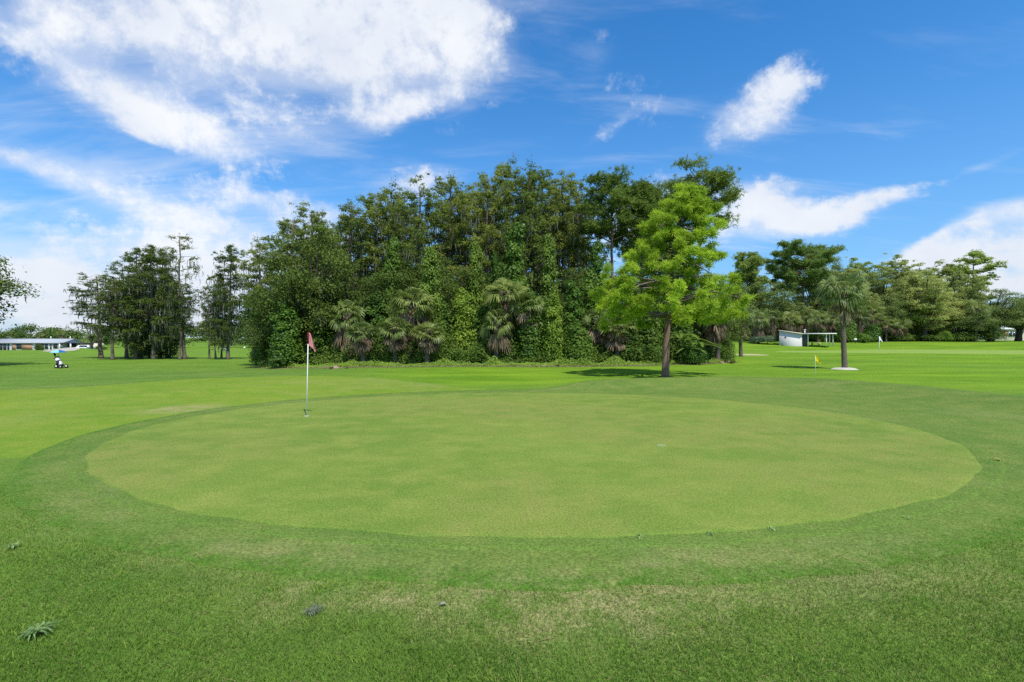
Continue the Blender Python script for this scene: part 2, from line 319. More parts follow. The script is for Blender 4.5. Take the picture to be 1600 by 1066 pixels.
M = dict(
 rough=grass_mat('rough_grass', (.080,.162,.024), (.112,.205,.030), (.150,.225,.038), fine=.5, zone=(.132,.262,.016)),
 apron=grass_mat('apron_grass', (.096,.168,.031), (.130,.200,.038), (.170,.214,.050), fine=.5, bump=.4, fs=1.2, edge=(.085,.172,.024)),
 collar=grass_mat('collar_grass', (.092,.166,.030), (.122,.196,.036), (.155,.208,.045), fine=.5, bump=.4, fs=1.2, edge=(.118,.196,.035)),
 fairway=grass_mat('fairway_grass', (.118,.212,.020), (.160,.242,.026), (.198,.250,.036), fine=.34, bump=.25, edge=(.108,.205,.022)),
 green=grass_mat('putting_grass', (.120,.194,.032), (.163,.232,.042), (.212,.256,.054), dry=(.205,.225,.055), fine=.42, bump=.25, fs=1.3, edge=(.120,.198,.033)),
 fargreen=grass_mat('far_putting_grass', (.19,.28,.055), (.21,.30,.06), (.23,.31,.065), fine=.1, bump=.1, edge=(.12,.24,.015)),
 sand=plain('sand', (.38,.34,.29), .95, .1, 3, .1), bare=plain('bare_sandy_soil', (.40,.34,.20), .95, .25, 2.5, .1),
 wsand=plain('white_sand', (.44,.42,.36), .95, .15, 8, .1),
 bark=plain('bark', (.16,.125,.10), .95, .45, 5, .1, bump=.8, st=(1, 1, .25)),
 pinebark=plain('pine_bark', (.20,.135,.095), .95, .6, 6, .1, bump=1.0, st=(1, 1, .35)),
 greybark=plain('grey_bark', (.15,.125,.10), .95, .4, 4, .1, bump=.7, st=(1, 1, .2)),
 darkbark=plain('dark_bark', (.075,.062,.05), .95, .4, 4, .1, bump=.6, st=(1, 1, .3)),
 palmbark=plain('palm_bark', (.15,.12,.095), .95, .45, 9, .1, bump=1.0, st=(1, 1, 2.2)),
 cyp=leaf_mat('cypress_foliage', (.072,.112,.018), (.265,.325,.060), .42, .6, .12),
 cypdark=leaf_mat('dark_cypress_foliage', (.040,.072,.013), (.140,.195,.036), .38, .6, .12),
 oak=leaf_mat('oak_foliage', (.040,.075,.012), (.140,.200,.034), .3, .6, .15),
 oak2=leaf_mat('lighter_oak_foliage', (.065,.115,.025), (.19,.26,.07), .36, .6, .15),
 hard=leaf_mat('hardwood_foliage', (.14,.22,.035), (.35,.45,.095), .45, .6, .15),
 hardyel=leaf_mat('olive_foliage', (.19,.25,.055), (.42,.47,.14), .45, .6, .15),
 far=leaf_mat('far_foliage', (.055,.105,.026), (.15,.21,.05), .3, .6, .1),
 pine=leaf_mat('pine_needles', (.068,.120,.022), (.225,.310,.055), .38, .6, .12),
 pine2=leaf_mat('light_pine_needles', (.12,.19,.04), (.30,.40,.10), .42, .6, .12),
 pinebright=leaf_mat('bright_pine_needles', (.14,.25,.015), (.52,.68,.060), .48, .6, .15),
 vine=leaf_mat('vine_leaves', (.045,.105,.012), (.160,.270,.034), .34, .45, .25),
 vinebright=leaf_mat('bright_vine_leaves', (.08,.17,.014), (.24,.36,.042), .4, .45, .25),
 shrub=leaf_mat('shrub_leaves', (.036,.082,.012), (.120,.205,.030), .28, .55, .15),
 sabal=leaf_mat('palm_fronds', (.07,.115,.020), (.25,.31,.075), .34, .45, .35),
 sabalgrey=leaf_mat('grey_green_palm_fronds', (.07,.11,.035), (.23,.28,.10), .25, .45, .4),
 sabalfull=leaf_mat('green_palm_fronds', (.075,.13,.03), (.24,.31,.09), .3, .45, .3),
 dead=leaf_mat('dead_fronds', (.10,.070,.045), (.33,.245,.155), .15, .8, .1),
 moss=leaf_mat('spanish_moss', (.085,.095,.062), (.21,.22,.155), .3, .9, .05),
 weedm=leaf_mat('pale_weed_leaves', (.08,.17,.045), (.32,.44,.16), .35, .6, .1),
 mossp=leaf_mat('pale_moss', (.10,.13,.08), (.25,.29,.19), .3, .9, .02),
 banana=leaf_mat('banana_leaves', (.06,.14,.02), (.20,.30,.05), .4, .35, .4),
 blade=leaf_mat('grass_blades', (.072,.160,.018), (.245,.375,.062), .4, .7, .08),
 bladedry=leaf_mat('dry_grass_blades', (.17,.165,.06), (.32,.29,.12), .3, .7, .05),
 white=plain('white_paint', (.80,.80,.78), .5, .04, 2), pole=plain('white_fibreglass', (.82,.82,.80), .35, .02, 2, .5),
 pink=plain('faded_red_cloth', (.62,.25,.24), .85, .12, 12, .1), maroon=plain('maroon_hem', (.10,.012,.022), .85, .1, 12, .1),
 yellow=plain('yellow_cloth', (.80,.62,.02), .8, .08, 12, .1), cupm=plain('cup_liner', (.75,.75,.72), .5, .05, 5),
 disc=plain('chalky_grey_mark', (.19,.26,.10), .9, .15, 20), roof=plain('grey_roof', (.34,.36,.39), .8, .1, .6),
 roofw=plain('white_roof', (.72,.73,.74), .7, .06, .6), roofd=plain('dark_fascia', (.05,.055,.075), .7, .1, 1),
 brick=plain('orange_brick', (.47,.26,.16), .9, .12, 2), wallw=plain('white_wall', (.66,.67,.68), .8, .06, .7),
 wallc=plain('cream_wall', (.66,.58,.44), .85, .06, .7), glass=plain('dark_window_glass', (.03,.04,.055), .15, .3, 1, .6),
 block=plain('whitewashed_block', (.60,.58,.56), .9, .05, 3), darkin=plain('shaded_panel', (.10,.10,.10), .9, .2, 3),
 metal=plain('dull_metal', (.42,.42,.42), .45, .1, 4, .5, .6), carw=plain('white_car_paint', (.80,.81,.82), .25, .02, 1, .6),
 carb=plain('dark_blue_car_paint', (.03,.05,.11), .25, .1, 1, .6), tyre=plain('tyre_rubber', (.02,.02,.02), .9, .2, 8, .1),
 blue=plain('blue_umbrella_cloth', (.015,.115,.33), .7, .1, 5, .2), cyan=plain('pale_blue_umbrella_cloth', (.22,.55,.72), .7, .1, 5, .2),
 bagw=plain('white_bag_fabric', (.66,.64,.72), .7, .08, 10), bagb=plain('black_bag_fabric', (.02,.022,.04), .7, .2, 10),
 greenp=plain('dark_green_paint', (.03,.12,.05), .6, .1, 5), stone=plain('grey_stone', (.24,.23,.18), .9, .2, 30),
 hedge=leaf_mat('clipped_hedge_leaves', (.035,.075,.03), (.12,.18,.085), .2))

# ------------------------------------------------------------------ ground sheets
def blobf(x, y, cx, cy, rx, ry): return np.exp(-(((x-cx)/rx)**2 + ((y-cy)/ry)**2))
def dry_at(x, y):
    n = fbm(x, y, .55, 5)
    d = blobf(x, y, -.6, 3.85, 2.0, .36) * .75 + blobf(x, y, 1.4, 3.9, 2.2, .35) * .6 + blobf(x, y, .5, 3.4, .6, .2) * .8 + blobf(x, y, -2.6, 4.6, 1.2, .35) * .6
    d = d + blobf(x, y, 3.6, 4.3, 1.5, .6) * .6 + blobf(x, y, -9.6, 14.0, .9, .8) * 1.3 + blobf(x, y, 4.5, 3.2, 1.2, .5) * .5 + blobf(x, y, -6, 22.5, 4, 2) * .35
    return np.clip(d * (.5 + n) + sm((n - .56) / .2) * .22 + sm((fbm(x, y, 1.7, 15) - .6) / .1) * .75 * sm((5.2 - y) / 1.5) * sm((x + 3) / 4), 0, 1)
def vivid_at(x, y):
    v = sm((x - 3 + (y - 24) * .35) / 8) * sm((y - 15) / 7) + sm((y - 17.5) / 5) * sm((x + 14) / 10)
    v = np.clip(v, 0, 1) * (.55 + .6 * fbm(x, y, .12, 9))
    v = np.maximum(v, .55 * sm((y - 34) / 20) * (.4 + fbm(x, y, .05, 3)))
    return np.clip(v, 0, 1)
def steps(segs):
    a = []
    for s0, s1, st in segs: a += list(np.arange(s0, s1, st))
    a.append(segs[-1][1]); return np.array(a, float)
gx = steps([(-2500,-500,250),(-500,-200,15),(-200,-40,3),(-40,-12,.6),(-12,12,.3),(12,40,.6),(40,200,3),(200,500,15),(500,2500,250)])
gy = steps([(-600,-60,60),(-60,0,5),(0,2,.5),(2,28,.3),(28,60,.6),(60,200,2),(200,500,12),(500,3000,250)])
GX, GY = np.meshgrid(gx, gy); nx, ny = len(gx), len(gy)
GV = np.stack([GX, GY, H(GX, GY)], -1).reshape(-1, 3)
ii, jj = np.meshgrid(np.arange(nx - 1), np.arange(ny - 1)); a = (jj * nx + ii).ravel()
gq = np.stack([a, a + 1, a + nx + 1, a + nx], 1)
g = mesh_obj('ground', GV, gq, M['rough'], smooth=True, extra={'dry': dry_at(GV[:,0], GV[:,1]), 'vivid': vivid_at(GV[:,0], GV[:,1])})
tag(g, 'rough mown grass of the golf course', None, None, 'structure')

def sheet(name, mat, centre, bound, off, rings=60, wob=.03, seed=1, dryf=dry_at, label=None, ew=.6):
    """star-shaped sheet draped on the terrain; bound(theta)->radius or polygon list"""
    n = 420; th = np.arange(n) * 2 * math.pi / n; cx, cy = centre
    if callable(bound): r = bound(th)
    else:
        P = np.array(bound, float) - np.array(centre); ang = np.arctan2(P[:,1], P[:,0]); rr = np.hypot(P[:,0], P[:,1]); o_ = np.argsort(ang)
        # sample densely along polygon edges
        Q = []
        Pn = P[o_]
        for k in range(len(Pn)):
            p, q = Pn[k], Pn[(k+1) % len(Pn)]
            for t in np.linspace(0, 1, 60, endpoint=False): Q.append(p*(1-t)+q*t)
        Q = np.array(Q); ang = np.arctan2(Q[:,1], Q[:,0]); rr = np.hypot(Q[:,0], Q[:,1]); o_ = np.argsort(ang)
        r = np.interp(th, np.concatenate([ang[o_]-2*math.pi, ang[o_], ang[o_]+2*math.pi]), np.tile(rr[o_], 3))
        k = np.exp(-(np.arange(-12, 13)/5.)**2); k /= k.sum(); r = np.convolve(np.concatenate([r[-12:], r, r[:12]]), k, 'valid')
    rs = np.random.default_rng(seed); r = r + wob * (np.interp(th, np.linspace(0, 2*math.pi, 90), np.r_[(v := rs.normal(size=89)), v[0]])) + wob * .12 * rs.normal(size=n)
    f = np.linspace(0, 1, rings + 1)[1:] ** .8
    x = cx + np.cos(th)[None] * r[None] * f[:, None]; y = cy + np.sin(th)[None] * r[None] * f[:, None]
    oo = np.full(len(f), off); oo[-1] = -.02
    V = np.vstack([[(cx, cy, gz(cx, cy) + off)], np.stack([x, y, H(x, y) + oo[:, None]], -1).reshape(-1, 3)])
    ed = np.r_[0, np.clip(1 - (1 - f[:, None]) * r[None] / ew, 0, 1).ravel()]
    i = np.arange(rings - 1)[:, None] * n + 1; j = np.arange(n)[None]; j2 = (j + 1) % n
    Q = np.stack([i + j, i + n + j, i + n + j2, i + j2], -1).reshape(-1, 4)
    T = np.stack([np.zeros(n, int), 1 + np.arange(n), 1 + (np.arange(n) + 1) % n], 1)
    o = mesh_obj(name, V, [Q, T], mat, smooth=True, extra={'dry': dryf(V[:,0], V[:,1]), 'edge': ed})
    return tag(o, label, None, None, 'structure')
GC = (0.35, 11.5)
def ell(a, b): return lambda th: a * b / np.sqrt((b * np.cos(th)) ** 2 + (a * np.sin(th)) ** 2)
sheet('fairway', M['fairway'], (-13, 18), [(-40,12),(-40,8),(-14,9),(-9,8),(-2,12),(0,18.6),(-3.4,21.6),(-7,25),(-10.7,26.6),(-16.6,25.5),(-19,20),(-17.5,17),(-20,15.3)], .006, wob=.08, seed=2, label='light yellow green fairway leading up to the green')
# mown apron around the green, out to the mound crest at the right
def apron_b(th):
    r = ell(9.75, 7.55)(th); x = GC[0] + np.cos(th) * r
    return r
AP = [(GC[0] + 9.75*math.cos(t), GC[1] + 7.55*math.sin(t)) for t in np.linspace(math.radians(105), math.radians(330), 40)]
AP += [(13.5,6),(17,8),(18,12),(17.2,17),(15.6,20.5),(13.4,22.3),(10.5,23),(7,22.4),(3.8,21),(1,19.4)]
sheet('green_apron', M['apron'], GC, AP, .012, rings=90, seed=3, label='mown apron grass ringing the putting green')
sheet('green_collar', M['collar'], GC, lambda th: ell(9.14, 6.84)(th), .018, rings=90, wob=.03, ew=.3, seed=4, label='darker collar of grass at the edge of the putting green')
def gdry(x, y): return np.clip(sm((fbm(x, y, .35, 21) - .42) / .25) * .8 + blobf(x, y, -7.3, 8.4, .3, 1) * .8, 0, 1)
sheet('putting_green', M['green'], GC, ell(8.9, 6.55), .026, rings=110, wob=.035, seed=5, dryf=gdry, ew=.14, label='smooth oval putting green')
sheet('distant_green', M['fargreen'], (60, 67), [(34,64),(44,60.5),(62,58.5),(90,58),(95,66),(80,73),(56,74),(40,70)], .03, seed=6, wob=.1, label='pale putting green in the right distance')
sheet('sand_bunker', M['sand'], (-117.5, 125.2), ell(3.5, 3.6), .03, seed=7, wob=.15, rings=20, label='pale sand bunker in front of the long house')
sheet('bare_patch', M['bare'], (PX(1172, 58), 58), ell(1.7, 1.6), .03, seed=8, wob=.2, rings=12, label='bare sandy patch in the grass')

# ------------------------------------------------------------------ near grass blades (stuff)
def blades(name, n, region, hmin, hmax, wid, mat, lean, seed, label):
    r = np.random.default_rng(seed)
    y = 2.3 + (region[1] - 2.3) * r.random(n) ** 1.25; x = (r.random(n) * 2 - 1) * y * 1.16
    k = region[0](x, y, r); x, y = x[k], y[k]; n = len(x)
    z = H(x, y) + .004
    h = (hmin + (hmax - hmin) * r.random(n)) * (.6 + .8 * fbm(x, y, 1.1, seed)); a = r.random(n) * 2 * math.pi; b = r.random(n) * 2 * math.pi
    ln = lean * (.3 + r.random(n)); w = wid * (.7 + .6 * r.random(n))
    d = np.stack([np.cos(a), np.sin(a)], 1); s = np.stack([np.cos(b), np.sin(b)], 1)
    base = np.stack([x, y, z], 1)
    def pt(f, sw, side):
        return base + np.c_[d * (h * ln * f ** 1.7)[:, None] + s * (side * w * sw)[:, None] * .5, h * f * (1 - .25 * ln * f)]
    P = np.stack([pt(0, 1, -1), pt(0, 1, 1), pt(.55, .8, 1), pt(.55, .8, -1), pt(1, 0, 0)], 1).reshape(-1, 3)
    i = np.arange(n) * 5
    Q = np.stack([i, i + 1, i + 2, i + 3], 1); T = np.stack([i + 3, i + 2, i + 4], 1)
    rn = np.clip(r.normal(.42, .24, n) + (fbm(x, y, .8, seed + 3) - .5) * 1.3 + (noise2(x, y, 3.6, seed + 9) - .5) * .45, 0, 1)
    o = mesh_obj(name, P, [Q, T], mat, rnd=np.r_[rn, rn]); tag(o, label, 'grass', None, 'stuff'); return o
def clus(x, y, s_, th, seed): return noise2(x, y, s_, seed) > th
def rho(x, y, a, b): return np.hypot((x - GC[0]) / a, (y - GC[1]) / b)
blades('long_grass', 330000, (lambda x, y, r: (rho(x, y, 9.75, 7.55) > .955 + .10 * r.random(len(x)) ** 1.5) & (r.random(len(x)) > dry_at(x, y) * .5), 6.8), .016, .042, .0040, M['blade'], .9, 31, 'longer blades of grass in the near rough')
blades('apron_grass_blades', 190000, (lambda x, y, r: (rho(x, y, 9.75, 7.55) < 1.0) & (rho(x, y, 8.95, 6.6) > 1.0), 7.5), .007, .017, .0036, M['blade'], 1.1, 32, 'short blades of mown apron grass')
blades('dry_grass_blades', 42000, (lambda x, y, r: (rho(x, y, 8.95, 6.6) > 1.02) & (r.random(len(x)) < .14 + .75 * dry_at(x, y)), 7.0), .006, .022, .0036, M['bladedry'], 2.0, 33, 'dry tan blades lying among the near grass')

blades('coarse_grass', 60000, (lambda x, y, r: (rho(x, y, 9.75, 7.55) > 1.0) & clus(x, y, 5.5, .80, 41), 6.0), .030, .055, .0062, M['blade'], 1.2, 36, 'coarser tufts of broad-bladed grass in the near rough')
blades('grass_runners', 9000, (lambda x, y, r: (rho(x, y, 9.2, 6.9) > 1.0), 6.5), .020, .05, .0050, M['bladedry'], 3.0, 37, 'pale flattened grass stems lying in the near turf')
# ------------------------------------------------------------------ foliage builders
def unit(v): return v / (np.linalg.norm(v, axis=-1, keepdims=True) + 1e-9)
def rdir(n): return unit(RNG.normal(size=(n, 3)))
def leafq(C, Nrm, l, w, bias=None):
    n = len(C); Nrm = unit(Nrm + .75 * rdir(n)); T = unit(np.cross(Nrm, rdir(n))); B = np.cross(Nrm, T)
    if bias is not None: T = unit(T + bias)
    l = (l * (.7 + .6 * RNG.random(n)))[:, None] / 2; w = (w * (.7 + .6 * RNG.random(n)))[:, None] / 2
    return np.stack([C - T * l, C + B * w, C + T * l, C - B * w], 1)
def clump(mb, c, rad, n, l, w, shell=.55, r=None):
    d = rdir(n); d[:, 2] = np.where(d[:, 2] < -.3, -d[:, 2] * .7, d[:, 2]); d = unit(d)
    rr = (shell + (1 - shell) * RNG.random(n) ** .6)[:, None] * (1 + .18 * RNG.normal(size=(n, 1)))
    P = np.asarray(c) + d * rr * np.asarray(rad)
    mb.quads(leafq(P, d * 1.0 + np.array([0, -.0, .22]), l, w), np.clip((RNG.uniform(.1, .9) if r is None else r) + RNG.normal(size=n) * .2, 0, 1))
def wobble(p0, p1, n, amp):
    t = np.linspace(0, 1, n)[:, None]; p = np.asarray(p0) * (1 - t) + np.asarray(p1) * t
    o = np.cumsum(RNG.normal(size=(n, 3)) * amp, axis=0); o -= o[:1]; o *= [1, 1, .3]
    return p + o * np.minimum(1, t * 3)
def moss_strips(mb, C, ln, w=.09):
    n = len(C); a = RNG.random(n) * math.pi; l = ln * (.4 + 1.0 * RNG.random(n)); s = np.c_[np.cos(a), np.sin(a), np.zeros(n)] * (w * (.5 + RNG.random(n)) / 2)[:, None]
    j = RNG.normal(size=(n, 3)) * .08; mid = C + np.c_[j[:, :2], -l * .5]; end = C + np.c_[j[:, 1:], -l]
    rr = RNG.random(n)
    mb.quads(np.stack([C - s, C + s, mid + s * .8, mid - s * .8], 1), rr); mb.quads(np.stack([mid - s * .8, mid + s * .8, end + s * .15, end - s * .15], 1), rr)

def k_cypress(name, mat, h=16, wd=5, n_l=38, first=.3, leaves=90, mossn=400, seed=1, bark='bark', open_=1.0, top=1.0, leafs=.185, buttress=1.0, tr_=.24):
    global RNG; RNG = np.random.default_rng(seed)
    root = empty(name); tr = MB(); cr = MB(); ms = MB()
    tp = wobble((0, 0, -.15), (RNG.normal() * .4, RNG.normal() * .4, h * .97), 14, .05)
    tp[:, 2] = np.linspace(-.15, h * .97, 14)
    fl = np.exp(-np.clip(tp[:, 2], 0, None) / .9) * .15 * buttress
    rad = tr_ * (1 - tp[:, 2] / h) ** .8 + .035 + fl
    zz = np.r_[-.15, .3, .7, 1.2]; tp = np.vstack([[np.interp(z, tp[:, 2], tp[:, k]) for k in range(3)] for z in np.r_[zz, tp[2:, 2]]]); rad = tr_ * np.clip(1 - tp[:, 2] / h, 0, 1) ** .8 + .035 + np.exp(-np.clip(tp[:, 2], 0, None) / .7) * .17 * buttress
    tr.tube(tp, rad, 9, jit=.08)
    mc = []
    for i in range(n_l):
        f = first + (.97 - first) * ((i + RNG.random()) / n_l); z0 = f * h
        base = np.array([np.interp(z0, tp[:, 2], tp[:, k]) for k in range(3)])
        t = (f - first) / (1 - first)
        Lr = wd / 2 * (.55 + .55 * math.sin(math.pi * min(1, t * .75 + .22))) * (1 - .55 * max(0, t - .75) / .25 * (2 - top)) * RNG.uniform(.65, 1.15)
        a = i * 2.4 + RNG.normal() * .4; up = RNG.uniform(-.1, .5) + .6 * max(0, t - .7)
        tip = base + np.array([math.cos(a) * Lr, math.sin(a) * Lr, Lr * up])
        lp = wobble(base, tip, 5, .05); tr.tube(lp, np.linspace(.075 * (1.15 - f), .015, 5), 5, cap=False)
        ns = max(2, int(Lr * 2.2 * open_))
        for s in range(ns):
            q = .3 + .75 * (s + RNG.random()) / ns; c = base + (tip - base) * q + RNG.normal(size=3) * [.25, .25, .18]
            rr = RNG.uniform(.30, .72) * (wd / 5) ** .5; sq = RNG.uniform(.55, 1.15); br = np.clip(RNG.normal(.5, .2), 0, 1)
            clump(cr, c, (rr, rr, rr * sq), int(leaves * rr * 1.9), leafs, leafs * .45, .1, br)
            for _ in range(2):
                c2 = c + RNG.normal(size=3) * [rr * .8, rr * .8, rr * .5]; r2 = rr * .45; clump(cr, c2, (r2, r2, r2 * .8), int(leaves * r2), leafs * .85, leafs * .4, .1, br)
            mc.append(c + [0, 0, -.1])
    if mossn:
        mc = np.array(mc); mc = mc[mc[:, 2] < h * .85]; C = mc[RNG.integers(0, len(mc), mossn)] + RNG.normal(size=(mossn, 3)) * [.35, .35, .15]
        moss_strips(ms, C, .9)
    tr.build('trunk', M[bark], root); cr.build('crown', M[mat], root)
    if mossn: tag(ms.build('moss', M['moss'], root), kind='stuff')
    return root, h, wd
def k_oak(name, mat, h=12, wd=9, low=.12, nc=70, seed=1, bark='darkbark', leaf=.20, mossn=0, per=190, shellr=(.9, 1.6), trunkh=None):
    global RNG; RNG = np.random.default_rng(seed)
    root = empty(name); tr = MB(); cr = MB(); ms = MB(); mc = []
    th = trunkh or h * .3
    tr.tube(np.vstack([wobble((0, 0, -.15), (RNG.normal() * .2, 0, th), 6, .05)]), np.linspace(.42, .3, 6) * wd / 9, 9, jit=.08)
    zc = h * (1 + low) / 2; rz = h * (1 - low) / 2
    for i in range(nc):
        d = rdir(1)[0]; q = RNG.uniform(.55, .9) if i % 4 else RNG.uniform(.1, .5)
        rc = RNG.uniform(*shellr) * (.75 if d[2] > .5 else 1) * wd / 9
        c = np.array([d[0] * (wd / 2 - rc * .6) * q / .9, d[1] * (wd / 2 - rc * .6) * q / .9, zc + d[2] * (rz - rc * .5) * q / .9])
        clump(cr, c, (rc, rc, rc * .85), int(per * rc * rc), leaf, leaf * .6, .45); mc.append(c)
        if i % 3 == 0: tr.tube(wobble((0, 0, th * .85), c, 6, .12), np.linspace(.2, .03, 6) * wd / 9, 5, cap=False)
    if mossn:
        mc = np.array(mc); lo = mc[mc[:, 2] < zc]; C = lo[RNG.integers(0, len(lo), mossn)] + RNG.normal(size=(mossn, 3)) * [.38, .38, .25]; moss_strips(ms, C, .6)
    tr.build('trunk', M[bark], root); cr.build('crown', M[mat], root)
    if mossn: tag(ms.build('moss', M['moss'], root), kind='stuff')
    return root, h, wd
def tufts(mb, C, n, l, w, r):
    """needle tufts: n needles radiating from each centre"""
    k = len(C); c = np.repeat(C, n, 0); d = rdir(k * n); d[:, 2] = d[:, 2] * .8 + .25; d = unit(d)
    ll = (l * (.7 + .5 * RNG.random(k * n)))[:, None]; s = unit(np.cross(d, rdir(k * n))) * w / 2
    e = c + d * ll + np.c_[np.zeros((k * n, 2)), -.18 * ll]
    mb.quads(np.stack([c - s * .4, c + s * .4, e + s, e - s], 1), np.clip(np.repeat(r, n) + RNG.normal(size=k * n) * .15, 0, 1))
def k_pine(name, mat, h=17, wd=6, first=.6, nl=26, seed=1, per=34, bark='pinebark', flat=.9, lean=0, tuftl=.27, tuftw=.05, nn_=12):
    global RNG; RNG = np.random.default_rng(seed)
    root = empty(name); tr = MB(); cr = MB()
    tp = wobble((0, 0, -.15), (lean, RNG.normal() * .3, h * .93), 12, .06); tr.tube(tp, np.linspace(.22, .06, 12), 8, jit=.08)
    for i in range(nl):
        f = first + (.93 - first) * ((i + RNG.random()) / nl); t = (f - first) / (1 - first)
        base = np.array([np.interp(f * h, tp[:, 2], tp[:, k]) for k in range(3)])
        Lr = wd / 2 * (.6 + .5 * math.sin(math.pi * min(1, t * .8 + .2))) * RNG.uniform(.5, 1.15); a = i * 2.4 + RNG.normal() * .5
        tip = base + np.array([math.cos(a) * Lr, math.sin(a) * Lr, Lr * RNG.uniform(.2, .6) * flat])
        tr.tube(wobble(base, tip, 6, .08), np.linspace(.08, .02, 6), 5, cap=False)
        for s in range(4):
            q = [.55, .8, 1.0, 1.05][s]; c = base + (tip - base) * q + RNG.normal(size=3) * [.4, .4, .25]
            rr = RNG.uniform(.4, .85); C = c + rdir(per) * 0 + RNG.normal(size=(per, 3)) * rr * [.62, .62, .36]
            tufts(cr, C, nn_, tuftl, tuftw, np.full(per, RNG.uniform(.2, .8)))
    tr.build('trunk', M[bark], root); cr.build('crown', M[mat], root)
    return root, h, wd
def fan(mb, o, d, pet, fl, nseg=13, droop=.3, r=.5, spread=2.3, w=.07):
    """one fan frond: petiole from o along d, then a fan of pleated segments"""
    d = unit(np.asarray(d, float)); hub = o + d * pet + np.array([0, 0, -.10 * pet])
    side = unit(np.cross(d, [0, 0, 1.]) + 1e-6); up = np.cross(side, d); ro = RNG.normal() * .7; side, up = side * math.cos(ro) + up * math.sin(ro), up * math.cos(ro) - side * math.sin(ro)
    mb.quads(np.array([[o - side * .018, o + side * .018, hub + side * .012, hub - side * .012]]), r)
    a = np.linspace(-spread / 2, spread / 2, nseg) + RNG.normal(size=nseg) * .05
    dr = np.cos(a)[:, None] * d + np.sin(a)[:, None] * side + up * (.12 * np.cos(a * 2))[:, None]
    ln = fl * (.72 + .28 * np.cos(a)) * (.9 + .2 * RNG.random(nseg)); pr = unit(np.cross(dr, up)) * w / 2
    mid = hub + dr * (ln * .6)[:, None] + np.array([0, 0, -1]) * (droop * ln * .15)[:, None]
    end = hub + dr * (ln * .92)[:, None] + np.array([0, 0, -1]) * (droop * ln * .75)[:, None]
    rr = np.clip(r + RNG.normal(size=nseg) * .12, 0, 1); h4 = np.repeat(hub[None], nseg, 0)
    mb.quads(np.stack([h4 - pr * .2, h4 + pr * .2, mid + pr, mid - pr], 1), rr); mb.quads(np.stack([mid - pr, mid + pr, end + pr * .15, end - pr * .15], 1), rr)
def k_sabal(name, h=6, seed=1, nf=34, nd=14, mat='sabal', cr_r=1.25, skirt=1.0, bark='palmbark', boots=True, trunk_r=.17):
    global RNG; RNG = np.random.default_rng(seed)
    root = empty(name); tr = MB(); cr = MB(); sk = MB()
    tp = wobble((0, 0, -.1), (RNG.normal() * .12, 0, h), 22, .012); tp[:, 2] = np.linspace(-.1, h, 22)
    rad = trunk_r * (1 + .25 * np.exp(-np.clip(tp[:, 2], 0, 9) / .25) - .12 * np.linspace(0, 1, 22)); rad = rad * (1 + .04 * np.cos(np.arange(22) * 3.1))
    tr.tube(tp, rad, 12, jit=.05); o = tp[-1]
    if boots:
        for i in range(34):
            a = i * 2.4; z = -.9 * i / 34; b = o + np.array([math.cos(a) * trunk_r * .9, math.sin(a) * trunk_r * .9, z])
            tr.tube([b, b + np.array([math.cos(a) * .14, math.sin(a) * .14, .2])], [.05, .03], 4)
    for i in range(nf):
        a = i * 2.4 + RNG.normal() * .2; e = math.asin(max(-.75, min(.98, .98 - 1.55 * i / nf))) + RNG.normal() * .1
        d = np.array([math.cos(a) * math.cos(e), math.sin(a) * math.cos(e), math.sin(e)])
        fan(cr, o, d, cr_r * RNG.uniform(.45, .62), cr_r * RNG.uniform(.55, .72), 15, RNG.uniform(.35, .8), np.clip(.35 + .4 * (1 - i / nf) + RNG.normal() * .15, 0, 1))
    for i in range(nd):
        a = i * 2.4; e = RNG.uniform(-1.35, -.75); d = np.array([math.cos(a) * math.cos(e), math.sin(a) * math.cos(e), math.sin(e)])
        fan(sk, o + [0, 0, -.15 - RNG.random() * .6 * skirt], d, cr_r * .4, cr_r * RNG.uniform(.5, .75), 9, .6, RNG.random(), 1.5, .09)
    tr.build('trunk', M[bark], root); cr.build('fronds', M[mat], root)
    if nd: sk.build('dead_fronds', M['dead'], root)
    return root, h + cr_r, cr_r * 2
def k_mound(name, mat, h=6, wd=3, seed=1, n=5200, leaf=.2, lumps=16, part='leaves', solid=True, stems=True, droop=0):
    """vine-draped or shrubby mass: overlapping lumps densely covered with leaves"""
    global RNG; RNG = np.random.default_rng(seed)
    root = empty(name); mb = MB(); st = MB(); per = n // lumps
    for i in range(lumps):
        f = (i + .5) / lumps; rr = wd / 2 * (1 - .55 * f ** 1.6) * RNG.uniform(.5, .75); a = i * 2.4; off = (wd / 2 - rr) * (1 - .5 * f) * RNG.uniform(.4, 1)
        hz_ = max(rr * RNG.uniform(.8, 1.3), h / lumps * 1.6)
        c = np.array([math.cos(a) * off, math.sin(a) * off, max(hz_ * .6, f * (h - hz_ * .6))])
        clump(mb, c, (rr, rr, hz_), per, leaf, leaf * .72, .8)
        if stems: st.tube(wobble((math.cos(a) * .2 * off, math.sin(a) * .2 * off, -.1), c, 5, .05), np.linspace(.06, .02, 5), 5, cap=False)
    if stems: st.build('stems', M['darkbark'], root)
    mb.build(part, M[mat], root)
    return root, h, wd

